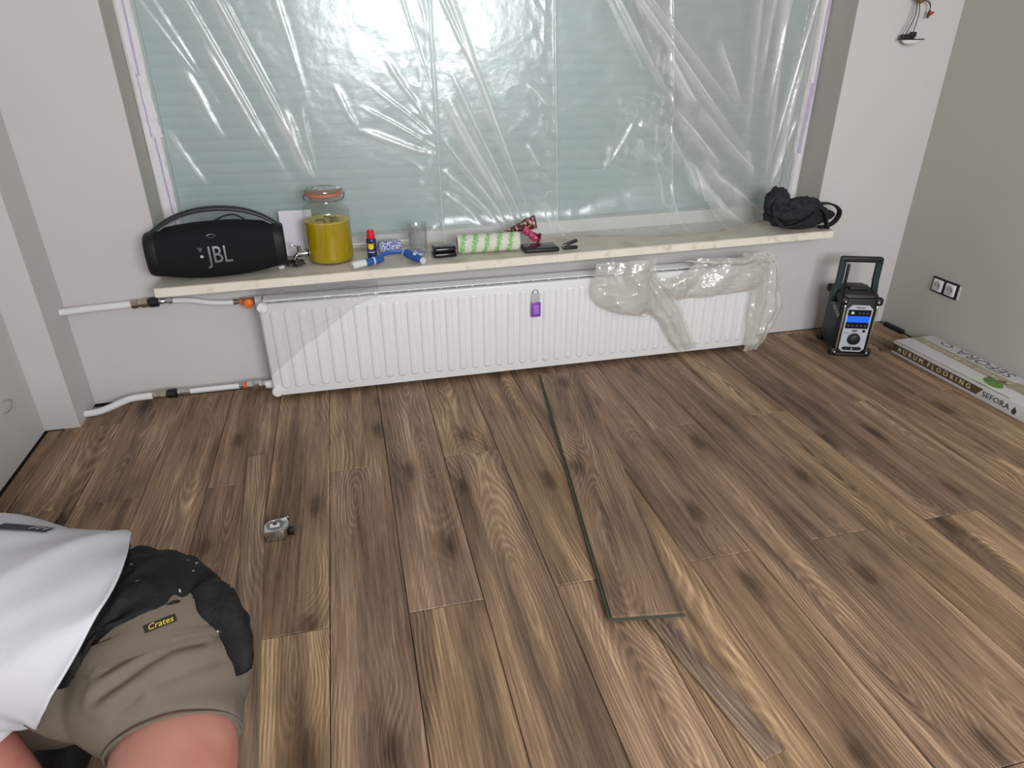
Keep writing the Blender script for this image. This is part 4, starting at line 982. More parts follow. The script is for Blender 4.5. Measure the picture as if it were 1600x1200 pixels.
for i in range(5):
    mb = MB(); mb.lathe([(0.0042, 0), (0.004, 0.002)], 12, M=T(-0.036+0.018*i, yp-0.001, 0.149) @ RX(PI/2)); mb.build('button', MATS['dim_button'], radio)
mb = MB(); mb.lathe([(0.028, 0), (0.028, 0.003), (0.0245, 0.004), (0.023, 0.016), (0.019, 0.019), (0.004, 0.0195)], 36, M=T(0.0, yp, 0.085) @ RX(PI/2)); mb.build('tuning_knob', RBLK, radio)
mb = MB(); mb.lathe([(0.007, 0), (0.0065, 0.003)], 16, M=T(0.036, yp, 0.124) @ RX(PI/2)); mb.build('jack_cover', RBLK, radio)
fplate(radio, 'small_badge', rect(-0.004, 0.124, 0.022, 0.010), yp, yp-0.001, mat('badge_grey', (96, 98, 104), 0.4))
fplate(radio, 'thin_line', rect(-0.036, 0.113, 0.030, 0.002), yp, yp-0.0008, RBLK)
ph_ = fplate(radio, 'port_cover', [(-0.044, 0.038), (-0.036, 0.030), (0.036, 0.030), (0.044, 0.038), (0.036, 0.046), (-0.036, 0.046)], yp, yp-0.004, RBLK)
mb = MB(); mb.lathe([(0.004, 0), (0.003, 0.0015)], 12, M=T(0, yp-0.004, 0.038) @ RX(PI/2)); mb.build('screw', MATS['screw_bright'], ph_)
text('front_lettering', 'Makita', 0.015, RBLK, radio, T(0, yp-0.0003, 0.2345) @ FRONT, shear=0.2)
text('side_lettering', 'Makita', 0.046, mat('worn_white', (190, 192, 192), 0.6), radio, T(-W_/2+0.0054, -0.030, 0.205) @ RZ(-PI/2) @ FRONT @ RZ(-0.25), shear=0.2)
# handle
for sx in (-1, 1):
    mb = MB(); mb.rings([[(sx*(0.078+dx)+ox, y_+oy, z) for ox, oy in ((-0.013, -0.011), (0.013, -0.011), (0.013, 0.011), (-0.013, 0.011))] for dx, y_, z in ((0.008, 0.0, 0.225), (0.006, 0.0, 0.262), (0.0, 0.004, 0.33), (0.0, 0.006, 0.425), (-0.002, 0.006, 0.434))])
    mb.build('handle_post', TEAL, radio, bevel=0.003)
mb = MB(); mb.box((0, 0.006, 0.424), (0.176, 0.024, 0.026), bev=0.007); mb.build('handle_grip', RBLK, radio)
mb = MB(); mb.box((-0.052, 0.0, 0.345), (0.012, 0.012, 0.115), bev=0.003); mb.build('antenna', RBLK, radio)

# ------------------------------------------------------------------ carton of flooring along the right wall
CARD = mat('carton_white', (206, 204, 206), 0.45, var=0.03, vscale=6, bump=0.15, bscale=30)
OLV = mat('print_olive', (82, 72, 50), 0.5); TAU = mat('print_taupe', (158, 146, 126), 0.5, var=0.06, vscale=15); DKP = mat('print_dark', (62, 58, 54), 0.5)
GRN = mat('print_green', (96, 150, 62), 0.5, rgb2=(196, 214, 186), r2scale=16, r2lo=0.46, r2hi=0.56); CRM = mat('print_cream', (214, 206, 178), 0.5)
bx0 = Vector((2.392, 2.355, 0.0)); BWID, BH, BLEN = 0.216, 0.062, 1.42
box = thing('flooring_carton', 'long flat white carton of floor boards on the floor along the right wall', 'carton', bx0, 0.012)
mb = MB(); mb.box((BWID/2, -BLEN/2, BH/2), (BWID, BLEN, BH), bev=0.003); mb.build('carton', CARD, box)
def side(y, z): return (-0.0006, -y, z)
def sidepoly(name, pts, m):
    mb = MB(); mb.rings([[(0.0002, -y, z) for y, z in pts], [(-0.0007, -y, z) for y, z in pts]]); return mb.build(name, m, box, smooth=False)
sidepoly('brown_label', [(0.004, 0.014), (0.466, 0.014), (0.490, 0.048), (0.004, 0.048)], OLV)
SIDE = T(-0.0012, 0, 0) @ RZ(-PI/2) @ FRONT          # reads away from the corner, seen from the room
text('side_lettering', 'AURUM', 0.030, CRM, box, T(0, -0.112, 0.031) @ SIDE, space=1.72)
text('side_lettering', 'FLOORING', 0.030, CRM, box, T(0, -0.322, 0.031) @ SIDE, space=1.72)
text('side_name', 'SEFORA', 0.033, DKP, box, T(0, -0.552, 0.030) @ SIDE, space=1.08)
dpts = [(0.634+0.010*math.sin(a)*(1-0.5*max(0, math.cos(a))), 0.026+0.014*math.cos(a)+(0.006 if math.cos(a) > 0.95 else 0)) for a in [2*PI*k/18 for k in range(18)]]
sidepoly('drop_logo', dpts, DKP)
sidepoly('green_print', [(0.668, 0.012), (0.80, 0.006), (0.80, 0.058), (0.70, 0.058), (0.675, 0.046)], GRN)
def toppoly(name, pts, m, dz=0.0):
    mb = MB(); mb.rings([[(x, -y, BH-0.0002) for x, y in pts], [(x, -y, BH+0.0006+dz) for x, y in pts]]); return mb.build(name, m, box, smooth=False)
toppoly('taupe_bar', [(0.098, 0.003), (0.146, 0.003), (0.138, 0.62), (0.078, 0.60)], TAU)
toppoly('side_stripe', [(0.0, 0.004), (0.006, 0.004), (0.006, 0.6), (0.0, 0.6)], TAU)
TOPM = RZ(PI/2)
text('top_lettering', 'AURUM', 0.036, mat('print_grey', (196, 190, 176), 0.5), box, T(0.114, -0.425, BH+0.0010) @ TOPM, space=1.5)
text('top_lettering', 'FLOORING', 0.036, mat('print_grey', (196, 190, 176), 0.5), box, T(0.116, -0.19, BH+0.0010) @ TOPM, space=1.5)
text('top_name', 'SEFORA', 0.078, mat('print_slate', (108, 106, 102), 0.5), box, T(0.184, -0.315, BH+0.0008) @ TOPM, space=1.02)
lf = [(0.188+0.020*math.sin(a)*(1-0.45*max(0, -math.cos(a))), 0.112+0.032*math.cos(a)) for a in [2*PI*k/20 for k in range(20)]]
toppoly('leaf_logo', lf, MATS['print_slate'])
toppoly('leaf_inner', [((x-0.188)*0.62+0.188, (y_-0.112)*0.62+0.112) for x, y_ in lf], CARD, 0.0003)
el = lambda cx, cy, rx, ry, rot: [(cx+rx*math.cos(a)*math.cos(rot)-ry*math.sin(a)*math.sin(rot), cy+rx*math.cos(a)*math.sin(rot)+ry*math.sin(a)*math.cos(rot)) for a in [2*PI*k/22 for k in range(22)]]
toppoly('green_leaf', el(0.058, 0.475, 0.030, 0.050, 0.35), mat('print_leaf', (92, 128, 58), 0.5, var=0.2, vscale=40), 0.0004)
toppoly('pale_swirl', el(0.046, 0.455, 0.044, 0.062, 0.35), mat('print_pale_green', (196, 208, 186), 0.5))
toppoly('brown_bud', el(0.104, 0.480, 0.014, 0.022, 0.3), mat('print_bud', (120, 84, 56), 0.5), 0.0005)
toppoly('green_foliage', [(0.004, 0.66), (0.06, 0.62), (0.13, 0.66), (0.19, 0.64), (0.205, 0.90), (0.006, 0.92)], GRN, 0.0002)
toppoly('dark_band', [(0.070, 0.52), (0.150, 0.50), (0.205, 0.62), (0.11, 0.60)], TAU, 0.0003)

# ------------------------------------------------------------------ small things on floor and walls
bs = thing('black_strip', 'short black plastic strip lying by the right wall behind the carton', 'strip', (2.606, 2.585, 0.001), 0.02)
mb = MB(); mb.box((0, 0, 0.010), (0.022, 0.125, 0.020), bev=0.003); mb.build('strip', BLACK, bs)
mb = MB(); mb.box((-0.002, 0.064, 0.008), (0.014, 0.006, 0.012), bev=0.002); mb.build('pale_end', PVC, bs)
wc = MB(); wc.box((0, 0, 0.004), (0.030, 0.016, 0.008), bev=0.0015); wc.box((0.004, 0.003, 0.010), (0.018, 0.006, 0.005), bev=0.001)
wco = wc.build('floor_clip', mat('olive_plastic', (74, 66, 50), 0.5)); wco.location = (2.366, 2.372, 0.001); wco.rotation_euler = (0, 0, -0.3)
tag(wco, 'tiny dark clip on the floor beside the carton\'s far end', 'clip')

outl = thing('wall_socket', 'double white wall socket without cover plate on the right wall', 'socket', (XR, 2.382, 0.286), PI/2)
# local: x along wall (towards the window), -y out of the wall (into the room)
outl.rotation_euler = (0, 0, -PI/2)
mb = MB(); mb.box((0, -0.003, 0), (0.146, 0.006, 0.071), bev=0.002); mb.build('back_plate', BLACK, outl)
for sx in (-1, 1):
    mb = MB(); mb.box((sx*0.0355, -0.0085, 0), (0.052, 0.009, 0.054), bev=0.003); ins = mb.build('socket_insert', mat('socket_white', (222, 222, 224), 0.35), outl)
    mb = MB(); mb.lathe([(0.0205, -0.001), (0.0205, 0.0035), (0.0185, 0.0035), (0.0180, 0.001), (0.004, 0.0005)], 28, M=T(sx*0.0355, -0.013, 0) @ RX(PI/2)); mb.build('socket_well', mat('socket_grey', (176, 176, 178), 0.4), ins)
    for hx in (-0.0095, 0.0095):
        mb = MB(); mb.lathe([(0.0026, 0), (0.0026, 0.0012)], 10, M=T(sx*0.0355+hx, -0.0138, 0.001) @ RX(PI/2)); mb.build('pin_hole', BLACK, ins)
mb = MB(); mb.box((0.079, -0.002, -0.002), (0.010, 0.004, 0.060), bev=0.001); mb.build('plaster_edge', mat('plaster', (205, 204, 196), 0.9, bump=0.6, bscale=150), outl)

hk = MB(); hk.tube(cat_rom([(XL, 2.318, 0.222), (XL+0.012, 2.330, 0.224), (XL+0.014, 2.345, 0.214), (XL+0.012, 2.340, 0.196), (XL+0.010, 2.318, 0.189), (XL+0.006, 2.296, 0.192)], 6), 0.0022, 8)
hko = hk.build('wire_hook', mat('grey_cable', (150, 148, 146), 0.5)); tag(hko, 'bent grey wire sticking out of the left wall near the floor', 'wire')

# wires with a hanging lamp fitting high on the front wall
pdt = thing('lamp_fitting', 'small black and white lamp fitting dangling from wires on the wall', 'lamp', (2.376, 2.690, 1.30))
KW = mat('wire_black', (24, 24, 26), 0.5); GW = mat('wire_grey', (150, 150, 146), 0.5); YW_ = mat('wire_brass', (150, 118, 62), 0.5, var=0.3, vscale=60); RW_ = mat('wire_red', (186, 62, 46), 0.5)
for i, (x0, x1, m_) in enumerate(((-0.016, -0.044, GW), (-0.004, -0.030, KW), (0.010, 0.004, KW))):
    mb = MB(); mb.tube(cat_rom([(x0*0.6+0.004, 0.0, 0.155), (x0, -0.018, 0.115), (x0*0.8+x1*0.2, -0.022, 0.08), (x1, -0.020, 0.022)], 6), 0.0018, 6); mb.build('wire', m_, pdt)
for i in range(6):
    a = i*1.1; mb = MB(); mb.tube(cat_rom([(-0.02+0.01*i, 0.008, 0.165), (-0.024+0.009*i, -0.022, 0.150+0.008*math.sin(a)), (-0.01+0.004*i, -0.028, 0.140+0.006*math.cos(a)), (0.012-0.004*i, -0.012, 0.150)], 5), 0.0032, 6); mb.build('bare_wire', YW_ if i % 2 == 0 else mat('wire_brown', (96, 66, 44), 0.5), pdt)
for k, m_ in ((0.0, KW), (0.006, GW)):
    mb = MB(); mb.tube(cat_rom([(0.012, -0.012, 0.152), (0.040, -0.020, 0.140+k), (0.056, -0.022, 0.124+k), (0.060, -0.020, 0.100)], 6), 0.002, 6); mb.build('wire', m_, pdt)
mb = MB(); mb.tube([(0.060, -0.020, 0.108), (0.058, -0.020, 0.080)], 0.0045, 10); mb.build('dark_connector', mat('maroon', (58, 30, 36), 0.5), pdt)
mb = MB(); mb.tube([(0.060, -0.020, 0.106), (0.078, -0.022, 0.100)], 0.0025, 8); mb.tube([(0.064, -0.020, 0.092), (0.080, -0.021, 0.102)], 0.0048, 10); mb.build('red_connector', RW_, pdt)
mb = MB(); mb.rings([[(x, y_, z) for x, y_ in ((-0.060, -0.024), (0.066, -0.024), (0.066, -0.014), (-0.060, -0.014))] for z in (-0.0, 0.004)]); mb.build('mount_bar', KW, pdt, bevel=0.001)
mb = MB(); mb.box((-0.020, -0.022, 0.012), (0.062, 0.016, 0.018), bev=0.004); mb.box((0.004, -0.022, 0.020), (0.026, 0.014, 0.020), bev=0.003); mb.build('driver', KW, pdt)
mb = MB(); mb.lathe([(0.044, 0), (0.043, -0.004), (0.034, -0.012), (0.018, -0.016), (0.003, -0.017)], 28, M=T(0.002, -0.022, -0.001) @ Matrix.Diagonal((1, 0.42, 1, 1))); mb.build('white_lens', mat('lens_white', (226, 226, 226), 0.35), pdt)

# tape measure
tm = thing('tape_measure', 'chrome tape measure standing on the floor beside the narrow board strip', 'tape measure', (-0.304, 1.672, 0.001), 0.06)
oc = [(-0.033, -0.026), (0.020, -0.028), (0.034, -0.010), (0.036, 0.006), (0.030, 0.034), (0.004, 0.034), (-0.018, 0.031), (-0.033, 0.016)]
mb = MB(); mb.prism(oc, 0.0, 0.036); mb.build('case', CHROME, tm, bevel=0.003)
mb = MB(); mb.lathe([(0.0245, 0.0362), (0.0245, 0.0372), (0.022, 0.0376), (0.0215, 0.0368), (0.002, 0.0368)], 32, M=T(-0.002, 0.003, 0)); mb.build('round_badge', mat('badge_steel', (150, 150, 152), 0.3, metal=0.7), tm)
mb = MB(); mb.box((-0.003, 0.001, 0.0374), (0.026, 0.016, 0.001)); mb.build('white_label', mat('label_white', (226, 222, 216), 0.4), tm, smooth=False)
mb = MB(); mb.lathe([(0.006, 0), (0.006, 0.0006)], 14, M=T(-0.003, 0.006, 0.038)); mb.build('dark_mark', mat('mark_brown', (70, 44, 36), 0.5), tm)
mb = MB(); mb.box((0.041, -0.004, 0.012), (0.014, 0.020, 0.022), bev=0.003); mb.build('blade_lock', BLACK, tm)
mb = MB(); mb.box((0.030, 0.036, 0.028), (0.012, 0.003, 0.014), bev=0.001); mb.build('hook_end', CHROME, tm)

# loose boards
CORE = mat('board_core', (150, 158, 132), 0.7, var=0.08, vscale=60); UND = mat('board_back', (72, 80, 64), 0.7); UND2 = mat('board_edge', (112, 108, 90), 0.75)
def loose(name, label, cat, w, l, t, loc, rot, tongue=True, wood=None):
    r = thing(name, label, cat, loc, rot=rot)
    mb = MB()
    x, y = w/2, l/2; a = t*0.22
    mb.rings([[(-x, -y, a), (x, -y, a), (x, y, a), (-x, y, a)], [(-x, -y, t-0.0008), (x, -y, t-0.0008), (x, y, t-0.0008), (-x, y, t-0.0008)],
              [(-x+0.0008, -y+0.0008, t), (x-0.0008, -y+0.0008, t), (x-0.0008, y-0.0008, t), (-x+0.0008, y-0.0008, t)]])
    me = mb.mesh('face', False)
    for p in me.polygons:
        p.material_index = 0 if p.center.z > t-0.0006 else 1
    o = link('decor_face', me, [wood or WOOD, CORE if tongue else UND2], r)
    if tongue:
        mb = MB(); mb.box((-0.004, -0.004, a*0.5), (w+0.006, l+0.006, a)); mb.box((-0.0015, -0.0015, a+0.0012), (w-0.001, l-0.001, 0.0016)); mb.build('locking_tongue', UND, r, smooth=False)
    else:
        mb = MB(); mb.box((0, 0, a*0.5), (w-0.0005, l-0.0005, a)); mb.build('backing', UND, r, smooth=False)
    return r
loose('loose_board', 'loose full-width oak floor board lying askew on the laid floor', 'floor board', 0.187, 1.400, 0.010, (0.722, 1.802, 0.0065), (-0.0066, 0, -math.radians(8.6)))
loose('board_strip', 'narrow greyish board offcut sticking out from under the loose board', 'floor board', 0.056, 0.475, 0.0085, (0.670, 0.948, 0.0006), (0, 0, math.radians(10.8)), False, WOOD_G)
loose('board_strip', 'long narrow board strip on the floor beside the chrome tape measure', 'floor board', 0.064, 1.36, 0.010, (-0.359, 1.447, 0.0006), (0, 0, -math.radians(-3.5)), False, WOOD_G)
loose('board_offcut', 'short board offcut on the floor behind the kneeling person\'s shirt', 'floor board', 0.120, 0.240, 0.010, (-1.030, 1.835, 0.0006), (0, 0, -0.12), False)

# ------------------------------------------------------------------ person kneeling at the lower left
SKIN = mat('skin', (170, 119, 106), 0.55, spec=0.35, var=0.07, vscale=14, rgb2=(158, 98, 88), r2scale=9, r2lo=0.45, r2hi=0.7)
SHIRT = mat('shirt_white', (192, 192, 198), 0.9, spec=0.1, bump=0.12, bscale=500)
SHORT = mat('shorts_taupe', (106, 97, 87), 0.9, spec=0.12, var=0.04, vscale=20, bump=0.15, bscale=700)
BELT = mat('belt_black', (22, 22, 23), 0.75, spec=0.25, var=0.3, vscale=30, rgb2=(190, 190, 188), r2scale=38, r2lo=0.68, r2hi=0.72, bump=0.3, bscale=120, detail=6)
person = thing('person', 'person in white t-shirt, taupe shorts and black tool belt kneeling on the floor', 'person', (0, 0, 0))
def frame(axis, lat):
    a = Vector(axis).normalized(); L_ = Vector(lat); L_ = (L_-a*L_.dot(a)).normalized(); U_ = L_.cross(a)
    if U_.z < 0: U_ = -U_
    return a, L_, U_
def loft_rings(keys, lat, k=6, n=40, e=2.0):
    """keys: (centre, half width, half depth); smooth rings along the path"""
    P = cat_rom([Vector(c) for c, a, b_ in keys], k)
    A = [q.x for q in cat_rom([Vector((a, b_, 0)) for c, a, b_ in keys], k)]; B = [q.y for q in cat_rom([Vector((a, b_, 0)) for c, a, b_ in keys], k)]
    out_ = []; 
    for i, p in enumerate(P):
        ax = P[min(i+1, len(P)-1)]-P[max(i-1, 0)]
        a, L_, U_ = frame(ax, lat)
        if out_ and U_.dot(lastU) < 0: U_ = -U_
        lastU = U_
        out_.append(sup(p, max(A[i], 0.004), max(B[i], 0.004), e, n, L_, U_))
    return out_
def limb(mb, pts, lat=(1, 0.2, 0), n=20, k=5):
    mb.rings(loft_rings([(p, r, r2) for p, r, r2 in pts], lat, k, n))
    for p, r, r2 in (pts[0], pts[-1]): mb.sphere(p, min(r, r2)*0.98, 14)
NEAR = (0, -1, 0)
bd = MB()
limb(bd, [((-0.40, 0.92, 0.32), 0.12, 0.085), ((-0.50, 0.965, 0.40), 0.13, 0.085), ((-0.62, 1.01, 0.422), 0.150, 0.095), ((-0.74, 1.045, 0.425), 0.160, 0.098), ((-0.82, 1.075, 0.428), 0.11, 0.08), ((-0.88, 1.095, 0.430), 0.058, 0.058), ((-0.94, 1.115, 0.425), 0.056, 0.058)], NEAR, 28)
# head, looking down at the floor
hc = Vector((-1.005, 1.140, 0.395))
bd.sphere(hc, (0.098, 0.076, 0.088), 24)
bd.sphere(hc+Vector((-0.018, 0.006, -0.055)), (0.066, 0.060, 0.070), 20)
bd.sphere(hc+Vector((-0.038, 0.013, -0.112)), (0.012, 0.011, 0.020), 12)           # nose
bd.sphere(hc+Vector((0.030, -0.008, -0.100)), (0.030, 0.024, 0.020), 12)           # mouth and chin
for s in (-1, 1):
    bd.sphere(hc+Vector((0.012, 0.0, -0.005))+Vector((0.02*0, s*0.078, 0)), (0.026, 0.010, 0.020), 12)
# near arm, far arm with hands flat on the floor
def arm(sh, el, wr, s):
    limb(bd, [(sh, 0.058, 0.058), (tuple((Vector(sh)+Vector(el))/2), 0.053, 0.052), (el, 0.044, 0.044), (tuple(Vector(el).lerp(Vector(wr), 0.35)), 0.045, 0.042), (wr, 0.028, 0.024)], (0.3, 1, 0), 18)
    w = Vector(wr); d = Vector((-0.86, 0.5, 0)).normalized(); sd = Vector((0.5, 0.86, 0))
    bd.rings([sup(w+d*x+Vector((0, 0, z)), a, b_, 2.4, 16, sd, (0, 0, 1)) for x, z, a, b_ in ((-0.012, 0.0, 0.026, 0.022), (0.025, -0.012, 0.038, 0.018), (0.07, -0.018, 0.043, 0.014), (0.092, -0.020, 0.041, 0.011))])
    for j, ln in enumerate((0.066, 0.076, 0.072, 0.055)):
        o_ = (j-1.5)*0.0235*s
        b0 = w+d*0.085+sd*o_+Vector((0, 0, -0.019)); q = d+sd*(o_*2.2)
        bd.tube([b0, b0+q*ln*0.45+Vector((0, 0, 0.006)), b0+q*ln*0.75+Vector((0, 0, 0.001)), b0+q*ln+Vector((0, 0, -0.006))], [0.0098, 0.0092, 0.0085, 0.007], 10)
    tb = w+d*0.025-sd*(0.034*s)+Vector((0, 0, -0.012))
    bd.tube([tb, tb-sd*(0.020*s)+d*0.022, tb-sd*(0.026*s)+d*0.052+Vector((0, 0, -0.008))], [0.0125, 0.011, 0.008], 10)
arm((-0.725, 0.900, 0.430), (-0.618, 0.828, 0.235), (-0.600, 0.790, 0.036), 1)
arm((-0.80, 1.215, 0.420), (-0.86, 1.33, 0.22), (-0.93, 1.29, 0.036), -1)
# near leg: thigh towards the camera, knee up, foot planted; far leg kneeling with the shin folded back
limb(bd, [((-0.375, 0.90, 0.345), 0.090, 0.09), ((-0.349, 0.80, 0.331), 0.086, 0.086), ((-0.343, 0.73, 0.322), 0.090, 0.089), ((-0.335, 0.64, 0.308), 0.080, 0.078), ((-0.325, 0.54, 0.285), 0.066, 0.066), ((-0.325, 0.505, 0.22), 0.056, 0.058), ((-0.33, 0.515, 0.13), 0.050, 0.054), ((-0.335, 0.525, 0.055), 0.034, 0.036)], (1, 0, 0), 22)
limb(bd, [((-0.43, 0.99, 0.30), 0.10, 0.10), ((-0.60, 1.06, 0.20), 0.085, 0.085), ((-0.80, 1.11, 0.075), 0.062, 0.06)], (0, 1, 0), 20)
limb(bd, [((-0.80, 1.11, 0.066), 0.058, 0.058), ((-0.70, 1.16, 0.058), 0.052, 0.052), ((-0.64, 1.17, 0.055), 0.046, 0.046)], (0, 1, 0), 18)
link('body', remesh(bd, 0.0065, 3), SKIN, person)
# hair, eyes
hr = MB(); hr.rings([sup(hc+Vector((0.012+0.09*math.cos(t)*0+0.0, 0, 0.0))+Vector((0.0, 0, -0.02+0.115*math.sin(t))), 0.106*math.cos(t)**0.5, 0.084*math.cos(t)**0.5, 2, 28, (1, 0, 0), (0, 1, 0)) for t in [i*(PI/2-0.05)/9 for i in range(10)]])
hr.build('hair', mat('hair_brown', (70, 54, 42), 0.8, bump=0.6, bscale=300), person)
for s in (-1, 1):
    e_ = MB(); e_.sphere(hc+Vector((-0.060, 0.018+s*0.030, -0.094)), 0.0105, 10); e_.build('eye', mat('eye_white', (225, 222, 218), 0.2), person)

# shirt
keys = [((-0.505, 0.978, 0.412), 0.174, 0.130), ((-0.535, 0.983, 0.420), 0.174, 0.129), ((-0.59, 0.994, 0.424), 0.178, 0.128), ((-0.66, 1.014, 0.428), 0.190, 0.128), ((-0.74, 1.042, 0.430), 0.198, 0.128), ((-0.80, 1.067, 0.430), 0.190, 0.116), ((-0.845, 1.085, 0.430), 0.120, 0.088), ((-0.875, 1.093, 0.430), 0.070, 0.068)]
R_ = loft_rings(keys, NEAR, 9, 128, 2.15)
def fold(p, ring, th):
    k = math.sin(th)
    v = 0.0
    # long folds running from the far shoulder down to the near hem, and a loose wavy hem
    s = ring/len(R_)
    v += 0.0095*(abs(mnoise.noise(Vector((th*1.15+s*4.2, s*1.6, 1.3))))*-2+0.55)
    v += 0.0035*mnoise.noise(Vector((th*3.1+s*7, s*5, 8.3)))
    v += 0.010*math.exp(-(s/0.10)**2)*mnoise.noise(Vector((th*1.9, 0.4, 5.1)))
    return v
for i, r in enumerate(R_):
    c = sum(r, Vector())/len(r)
    for k in range(len(r)):
        th = 2*PI*k/len(r)
        d = (r[k]-c).normalized(); r[k] = r[k]+d*fold(r[k], i, min(th, 2*PI-th)*1.0)
# the back of the shirt hangs lower over the hips than the belly side
for i, r in enumerate(R_):
    k_ = max(0.0, 1-i/(0.42*len(R_)))**1.2
    c = sum(r, Vector())/len(r)
    for k in range(len(r)):
        d = (r[k]-c).normalized(); up_ = d.dot(Vector((0.2, -0.35, 0.9)).normalized())
        r[k] = r[k] + Vector((0.72, -0.52, -0.10))*(0.085*k_*max(0, up_)) + Vector((0, 0, 1))*(0.012*k_*max(0, up_))
sm_ = MB(); sm_.rings(R_, False, False); sme_ = sm_.mesh('t_shirt', True, 80)
so_ = link('t_shirt', sme_, SHIRT, person)
md = so_.modifiers.new('cloth_thickness', 'SOLIDIFY'); md.thickness = 0.003; md.offset = -1
stree = bvh(sme_)
for sh, el, f in (((-0.745, 0.920, 0.450), (-0.650, 0.850, 0.300), 1), ((-0.80, 1.195, 0.435), (-0.85, 1.31, 0.27), -1)):
    a_ = Vector(sh); b_ = Vector(el)
    rr = loft_rings([(a_, 0.088, 0.080), (a_.lerp(b_, 0.3), 0.083, 0.080), (a_.lerp(b_, 0.7), 0.076, 0.075), (b_, 0.074, 0.072)], (0.3, 1, 0), 6, 40)
    for i, r in enumerate(rr):
        c = sum(r, Vector())/len(r)
        for k in range(len(r)): r[k] = r[k]+(r[k]-c).normalized()*0.006*mnoise.noise(Vector((k*0.28, i*0.2, f*3.0)))
    mb = MB(); mb.rings(rr, True, False); sl_ = mb.build('sleeve', SHIRT, person, angle=80)
    md = sl_.modifiers.new('cloth_thickness', 'SOLIDIFY'); md.thickness = 0.003; md.offset = -1
# dark print across the shirt's back
vs, fs = patch_grid(0.085, 0.026, 16, 5, T(-0.605, 1.098, 0.9) @ RZ(math.radians(-12)))
NAVY = mat('print_navy', (38, 42, 56), 0.7)
art('back_print', vs, fs, NAVY, person, stree, (0, 0, -1), 0.0030)
for i in range(3):
    vs, fs = patch_grid(0.0035, 0.017, 1, 3, T(-0.590+0.011*i, 1.096-0.002*i, 0.9) @ RZ(math.radians(-12-25)))
    art('print_stroke', vs, fs, SHIRT, person, stree, (0, 0, -1), 0.0040)

# shorts: pelvis with two legs as one garment
st = MB()
st.rings(loft_rings([((-0.384, 0.905, 0.390), 0.128, 0.104), ((-0.378, 0.875, 0.368), 0.136, 0.116), ((-0.372, 0.84, 0.342), 0.132, 0.118), ((-0.364, 0.80, 0.315), 0.10, 0.095), ((-0.360, 0.77, 0.29), 0.04, 0.04)], (-0.85, -0.5, 0), 6, 48))
st.rings(loft_rings([((-0.375, 0.945, 0.345), 0.100, 0.105), ((-0.362, 0.88, 0.345), 0.104, 0.106), ((-0.350, 0.80, 0.336), 0.098, 0.099), ((-0.347, 0.770, 0.330), 0.096, 0.097)], (1, 0, 0), 6, 40))
st.rings(loft_rings([((-0.40, 0.96, 0.31), 0.112, 0.112), ((-0.52, 1.02, 0.245), 0.105, 0.105), ((-0.665, 1.075, 0.160), 0.098, 0.098)], (0, 1, 0), 6, 40))
st.rings(loft_rings([((-0.53, 0.945, 0.375), 0.125, 0.085), ((-0.46, 0.925, 0.362), 0.135, 0.095), ((-0.40, 0.90, 0.350), 0.13, 0.10)], NEAR, 6, 40))
stm = remesh(st, 0.006, 6)
FOLDS = [([Vector(q) for q in l], d, w) for l, d, w in (
    ([(-0.298, 0.850, 0.448), (-0.333, 0.833, 0.463), (-0.365, 0.812, 0.464), (-0.397, 0.792, 0.456), (-0.431, 0.782, 0.442)], 0.0060, 0.0065),
    ([(-0.345, 0.842, 0.470), (-0.385, 0.822, 0.472), (-0.425, 0.812, 0.460)], 0.0040, 0.006),
    ([(-0.274, 0.835, 0.420), (-0.308, 0.805, 0.440), (-0.347, 0.785, 0.445)], 0.0030, 0.008),
    ([(-0.374, 0.774, 0.443), (-0.400, 0.770, 0.425), (-0.415, 0.775, 0.39)], 0.0045, 0.007))]
def sfold(p):
    q = Vector((p.x*3.2+p.y*2, p.z*11-p.x*6, p.y*3))
    v = 0.0045*(0.5-2*abs(mnoise.noise(q)))+0.0020*mnoise.noise(q*2.6)
    for line, dep, wid in FOLDS:
        best = 9.0
        for a, b_ in zip(line[:-1], line[1:]):
            t = max(0, min(1, (p-a).dot(b_-a)/(b_-a).length_squared)); best = min(best, (p-a.lerp(b_, t)).length)
        v += -dep*math.exp(-(best/wid)**2)+0.6*dep*math.exp(-((best-2.4*wid)/(1.5*wid))**2)
    return v
displace(stm, sfold)
so = link('shorts', stm, SHORT, person)
shtree = bvh(stm)
hemr = loft_rings([((-0.3472, 0.774, 0.3305), 0.0945, 0.0955), ((-0.3465, 0.769, 0.329), 0.0945, 0.0955)], (1, 0, 0), 1, 48)
mb = MB(); mb.tube(hemr[-1], 0.0022, 8, loop=True); mb.build('hem', SHORT, person)
LATR = (-0.85, -0.5, 0)
rim = loft_rings([((-0.393, 0.924, 0.399), 0.125, 0.1035), ((-0.386, 0.914, 0.395), 0.127, 0.105), ((-0.384, 0.902, 0.388), 0.131, 0.109), ((-0.381, 0.888, 0.378), 0.135, 0.113)], LATR, 5, 64)
mb = MB(); mb.rings(rim, False, False); wb = mb.build('waistband', SHORT, person); wtree = bvh(wb.data)
def facing(p, n, x):
    n = Vector(n).normalized(); x = Vector(x); x = (x-n*x.dot(n)).normalized(); y_ = n.cross(x)
    M_ = Matrix.Identity(4)
    for i in range(3): M_[i][0], M_[i][1], M_[i][2], M_[i][3] = x[i], y_[i], n[i], p[i]
    return M_
LM = facing((-0.352, 0.864, 0.488), (0.22, -0.50, 0.82), (0.92, 0.36, 0.02))
vs, fs = patch_grid(0.046, 0.0125, 12, 3, LM)
art('brand_label', vs, fs, mat('label_black', (26, 26, 24), 0.7), person, wtree, (-0.22, 0.50, -0.82), 0.0025)
vs, fs = text_geo('Crates', 0.0135, 0.0, shear=0.3)
